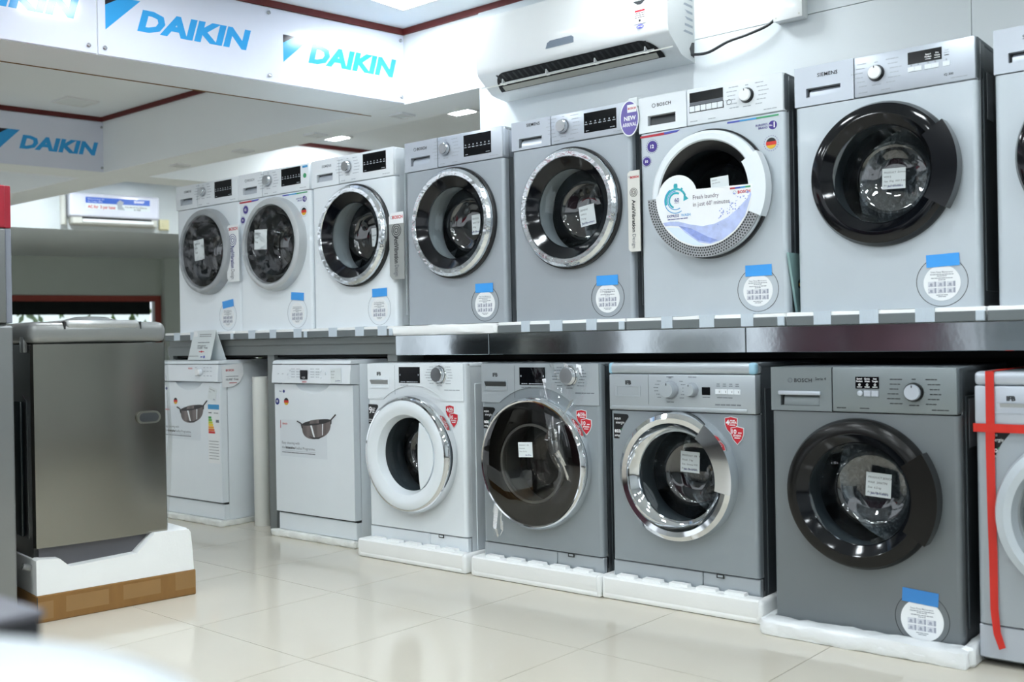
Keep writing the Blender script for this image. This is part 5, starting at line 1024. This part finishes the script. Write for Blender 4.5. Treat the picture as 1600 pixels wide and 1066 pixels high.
# ------------------------------------------------------------------ top loader on its carton, fridge
O3 = (-3.646, -1.649, 0.0); A3 = 81.7
r = empty('carton', O3, A3, 'long low brown cardboard carton under the steel top loader', 'box')
MB().rbox(-0.002, 0, 0.0, 0.60, 0.58, 0.098, 0.003, 1).build('carton_body', CARD, r)
for x0, x1, z0, z1 in ((0.0, 0.055, 0.012, 0.075), (0.10, 0.255, 0.025, 0.082), (0.31, 0.455, 0.030, 0.085), (0.515, 0.597, 0.028, 0.096)): MB().plate(x0, z0, x1, z1, 0, 0.0006, 0.0).build('packing_tape', TAPEBR, r, smooth=False)
MB().box(-0.0015, -0.0008, 0.004, 0.0015, 0.0, 0.094).build('torn_edge', SEAM, r, smooth=False)
r = empty('foam_cradle', (O3[0], O3[1], 0.0985), A3, 'tall notched foam cradle on the brown carton', 'foam packing')
pf = [(0.0, 0.0), (0.0, 0.125), (0.01, 0.130), (0.082, 0.122), (0.118, 0.088), (0.365, 0.098), (0.437, 0.165), (0.575, 0.162), (0.583, 0.150), (0.588, 0.10), (0.594, 0.0)]
m = MB(); m.prism(pf, 0.004, 0.06); m.prism(pf, 0.50, 0.57); m.box(0.0, 0.05, 0.0, 0.594, 0.52, 0.07); m.prismx([(0.05, 0.0), (0.05, 0.125), (0.52, 0.125), (0.52, 0.0)], 0.0, 0.035); m.prismx([(0.05, 0.0), (0.05, 0.16), (0.52, 0.16), (0.52, 0.0)], 0.50, 0.588); m.build('foam', FOAM, r, ang=25)
r = empty('top_load_washer', (O3[0], O3[1], 0.172), A3, 'stainless steel top load washer standing on a foam cradle', 'washing machine')
m = MB(); m.prismz([(0.025, 0.055), (0.49, 0.055), (0.495, 0.075), (0.495, 0.49), (0.02, 0.49), (0.02, 0.075)], 0.0, 0.12); m.build('plinth', TLDARK, r)
m = MB(); k = 0.09
m.prismz([(0.008, 0.052), (0.012, 0.044)] + [(0.012 + 0.488*i/12, 0.036 - 0.012*math.sin(math.pi*i/12)) for i in range(13)] + [(0.506, 0.044), (0.508, 0.06), (0.008, 0.06)], k, 0.830); m.build('front_panel', STAINLESS, r, ang=40)
MB().box(0.010, 0.06, 0.05, 0.506, 0.50, 0.830).build('cabinet', mat('tl_side', '#121516', .35, var=.05), r, smooth=False)
MB().rbox(-0.0005, 0.16, 0.12, 0.012, 0.46, 0.62, 0.006, 2).build('side_panel', mat('tl_side_panel', '#1f2a2c', .3, var=.05), r)
MB().tube([(0.007, 0.10, 0.12), (0.007, 0.10, 0.62), (0.007, 0.14, 0.645)], 0.0035, 6).build('side_bead', CHROME, r)
cap = [(0.030, 0.832), (0.024, 0.86), (0.030, 0.895), (0.050, 0.912), (0.09, 0.918), (0.48, 0.922), (0.50, 0.90), (0.50, 0.832)]
m = MB(); m.rbox(-0.006, 0.02, 0.831, 0.508, 0.505, 0.912, 0.030, 4); m.build('top_cover', TLGREY, r)
MB().rbox(0.122, 0.0165, 0.885, 0.402, 0.42, 0.9185, 0.016, 4).build('lid', mat('tl_lid', '#b4b6b6', .25, .4, coat=.3, var=.02), r)
MB().box(0.116, 0.018, 0.884, 0.122, 0.10, 0.9125).build('lid_gap', SEAM, r, smooth=False); MB().box(0.402, 0.018, 0.884, 0.4045, 0.10, 0.9125).build('lid_gap', SEAM, r, smooth=False)
m = MB(); m.v = []; m.lathez([(0.13, 0.90), (0.11, 0.924), (0.06, 0.938), (0, 0.941)], 0.325, 0.33, 32); m.build('lid_dome', mat('tl_smoke', '#8e9394', .15, .2, coat=.5, var=.02), r)
def slot(x0, x1, z0, z1, y0, y1):
    q = (z1-z0)/2; zc = (z0+z1)/2; o = [(x1-q + q*math.cos(math.radians(a)), zc + q*math.sin(math.radians(a))) for a in range(-90, 91, 15)] + [(x0+q + q*math.cos(math.radians(a)), zc + q*math.sin(math.radians(a))) for a in range(90, 271, 15)]
    return MB().prism(o, y0, y1)
slot(0.382, 0.476, 0.517, 0.565, 0.018, 0.034).build('grip_rim', mat('grip_grey', '#77776f', .3, .6, var=.02), r); slot(0.391, 0.467, 0.524, 0.558, 0.0165, 0.03).build('grip_pocket', DARKG, r)
MB().tube([(-0.002, 0.06, 0.02), (-0.03, 0.06, 0.03)], 0.012, 10).build('drain_stub', TLGREY, r)
MB().rbox(-0.006, 0.09, 0.80, 0.01, 0.13, 0.86, 0.004).build('hinge_latch', TLGREY, r)
sheet([(0.515, 0.04, 0.82), (0.52, 0.04, 0.65), (0.53, 0.04, 0.45), (0.52, 0.04, 0.25), (0.51, 0.05, 0.10)], [(0.52, 0.20, 0.80), (0.575, 0.20, 0.65), (0.585, 0.20, 0.45), (0.56, 0.20, 0.25), (0.53, 0.2, 0.12)], 5, 31, 0.004, 'plastic_cover', r)
r = empty('refrigerator', O3, A3, 'tall grey refrigerator with red top at the left photo edge', 'refrigerator')
MB().rbox(-0.72, 0.05, 0.03, -0.070, 0.62, 1.41, 0.006).build('cabinet', GREYF, r); MB().rbox(-0.722, -0.012, 0.05, -0.068, 0.048, 1.070, 0.010, 3).build('lower_door', GREYF, r); MB().rbox(-0.722, -0.012, 1.078, -0.087, 0.048, 1.412, 0.008, 3).build('upper_door', GREYF, r)
MB().rbox(-0.0865, 0.0, 1.078, -0.066, 0.05, 1.412, 0.002, 1).build('door_edge_trim', BLUEG, r); MB().rbox(-0.722, -0.014, 1.414, -0.087, 0.60, 1.563, 0.004, 1).build('red_header', REDF, r); MB().rbox(-0.0868, -0.002, 1.414, -0.0665, 0.58, 1.563, 0.002, 1).build('red_side', REDF, r)
MB().rbox(-0.135, -0.014, 0.10, -0.131, -0.010, 1.02, 0.001, 1).build('door_groove', SEAM, r)
for x in (-0.66, -0.13): MB().lathez([(0.02, 0), (0.02, 0.03)], x, 0.1, 12).build('foot', BLACKM, r)

# ------------------------------------------------------------------ blurred foreground corner
def campt(px, py, d): return CAM + fwd*d + r3*((px-800)/FPX*d) - u3*((py-533)/FPX*d)
wc = CAM + fwd*0.36 + rgt*(-0.385)
r = empty('white_appliance', (wc.x, wc.y, 0.064), 0, 'out of focus white rounded appliance lid at the bottom left corner', 'appliance')
MB().lathez([(0.0, -0.064), (0.285, -0.064), (0.29, -0.045), (0.295, 0.66), (0.292, 0.675)], 0, 0, 72).build('drum_body', WHITE, r)
MB().lathez([(0.298, 0.676), (0.300, 0.70), (0.294, 0.722), (0.275, 0.744), (0.24, 0.756), (0.12, 0.760), (0, 0.761)], 0, 0, 72).build('lid', WHITE, r)
MB().lathez([(0.2955, 0.655), (0.2985, 0.660), (0.2985, 0.672), (0.2955, 0.676)], 0, 0, 72).build('rim_band', SILVERP, r)
p = CAM + fwd*0.95 + rgt*(-0.44)
r = empty('dark_appliance', (p.x, p.y, 0), 0, 'out of focus dark grey appliance corner at the left edge', 'appliance')
MB().rbox(-0.55, -0.30, 0.0, 0.0, 0.0, 0.735, 0.006).build('cabinet', mat('dark_cabinet', '#26262b', .4, var=.03), r); MB().rbox(-0.555, -0.302, 0.734, 0.002, 0.002, 0.742, 0.003, 2).build('top', mat('grey_top', '#66666f', .4, var=.02), r)
kn = MB().lathe([(0.012, 0.0), (0.012, -0.010), (0, -0.012)], 0, 0, 20).build('knob', CREAM, r); kn.location = (0.0, -0.04, 0.712); kn.rotation_euler = (0, 0, math.pi/2)

# ------------------------------------------------------------------ unseen appliance shapes added opposite to give reflections in steel and glass
OG = 'unseen shapes added across the aisle for reflections'
for i, (x, wd, hh, cc) in enumerate(((-3.55, 0.68, 1.7, '#5a3844'), (-2.80, 0.68, 1.65, '#664650'), (-1.9, 0.62, 1.5, '#8b9195'), (-0.9, 0.62, 0.9, '#c9ccce'), (0.4, 0.66, 1.55, '#7c8186'), (-4.75, 0.6, 1.1, '#c9ccce'), (-6.9, 0.6, 1.05, '#2c3a58'))):
    r = empty('refrigerator', (x, -5.0, 0), 180, 'unseen refrigerator shape added across the aisle for reflections', 'refrigerator', OG)
    mm = mat('opposite_%d' % i, cc, .3, .2, var=.03)
    MB().rbox(-wd/2, 0.03, 0.02, wd/2, 0.6, hh, 0.008).build('cabinet', mm, r); MB().rbox(-wd/2, -0.02, 0.03, wd/2, 0.028, hh*0.62, 0.012, 2).build('lower_door', mm, r); MB().rbox(-wd/2, -0.02, hh*0.63, wd/2, 0.028, hh-0.005, 0.012, 2).build('upper_door', mm, r)
    MB().rbox(-wd/2+0.03, -0.05, hh*0.4, -wd/2+0.05, -0.02, hh*0.58, 0.004).build('handle', STEELS, r)
r = empty('carton', (-6.35, -4.62, 0), 180, 'unseen box with red front added across the aisle for a red reflection', 'box', OG)  # added box standing in for a red banner's reflection
MB().rbox(-0.27, 0, 0, 0.27, 0.35, 1.06, 0.004, 1).build('carton_body', PAPERT, r); MB().box(-0.262, -0.002, 0.84, 0.262, 0.0, 1.04).build('red_front', INKR, r, smooth=False)
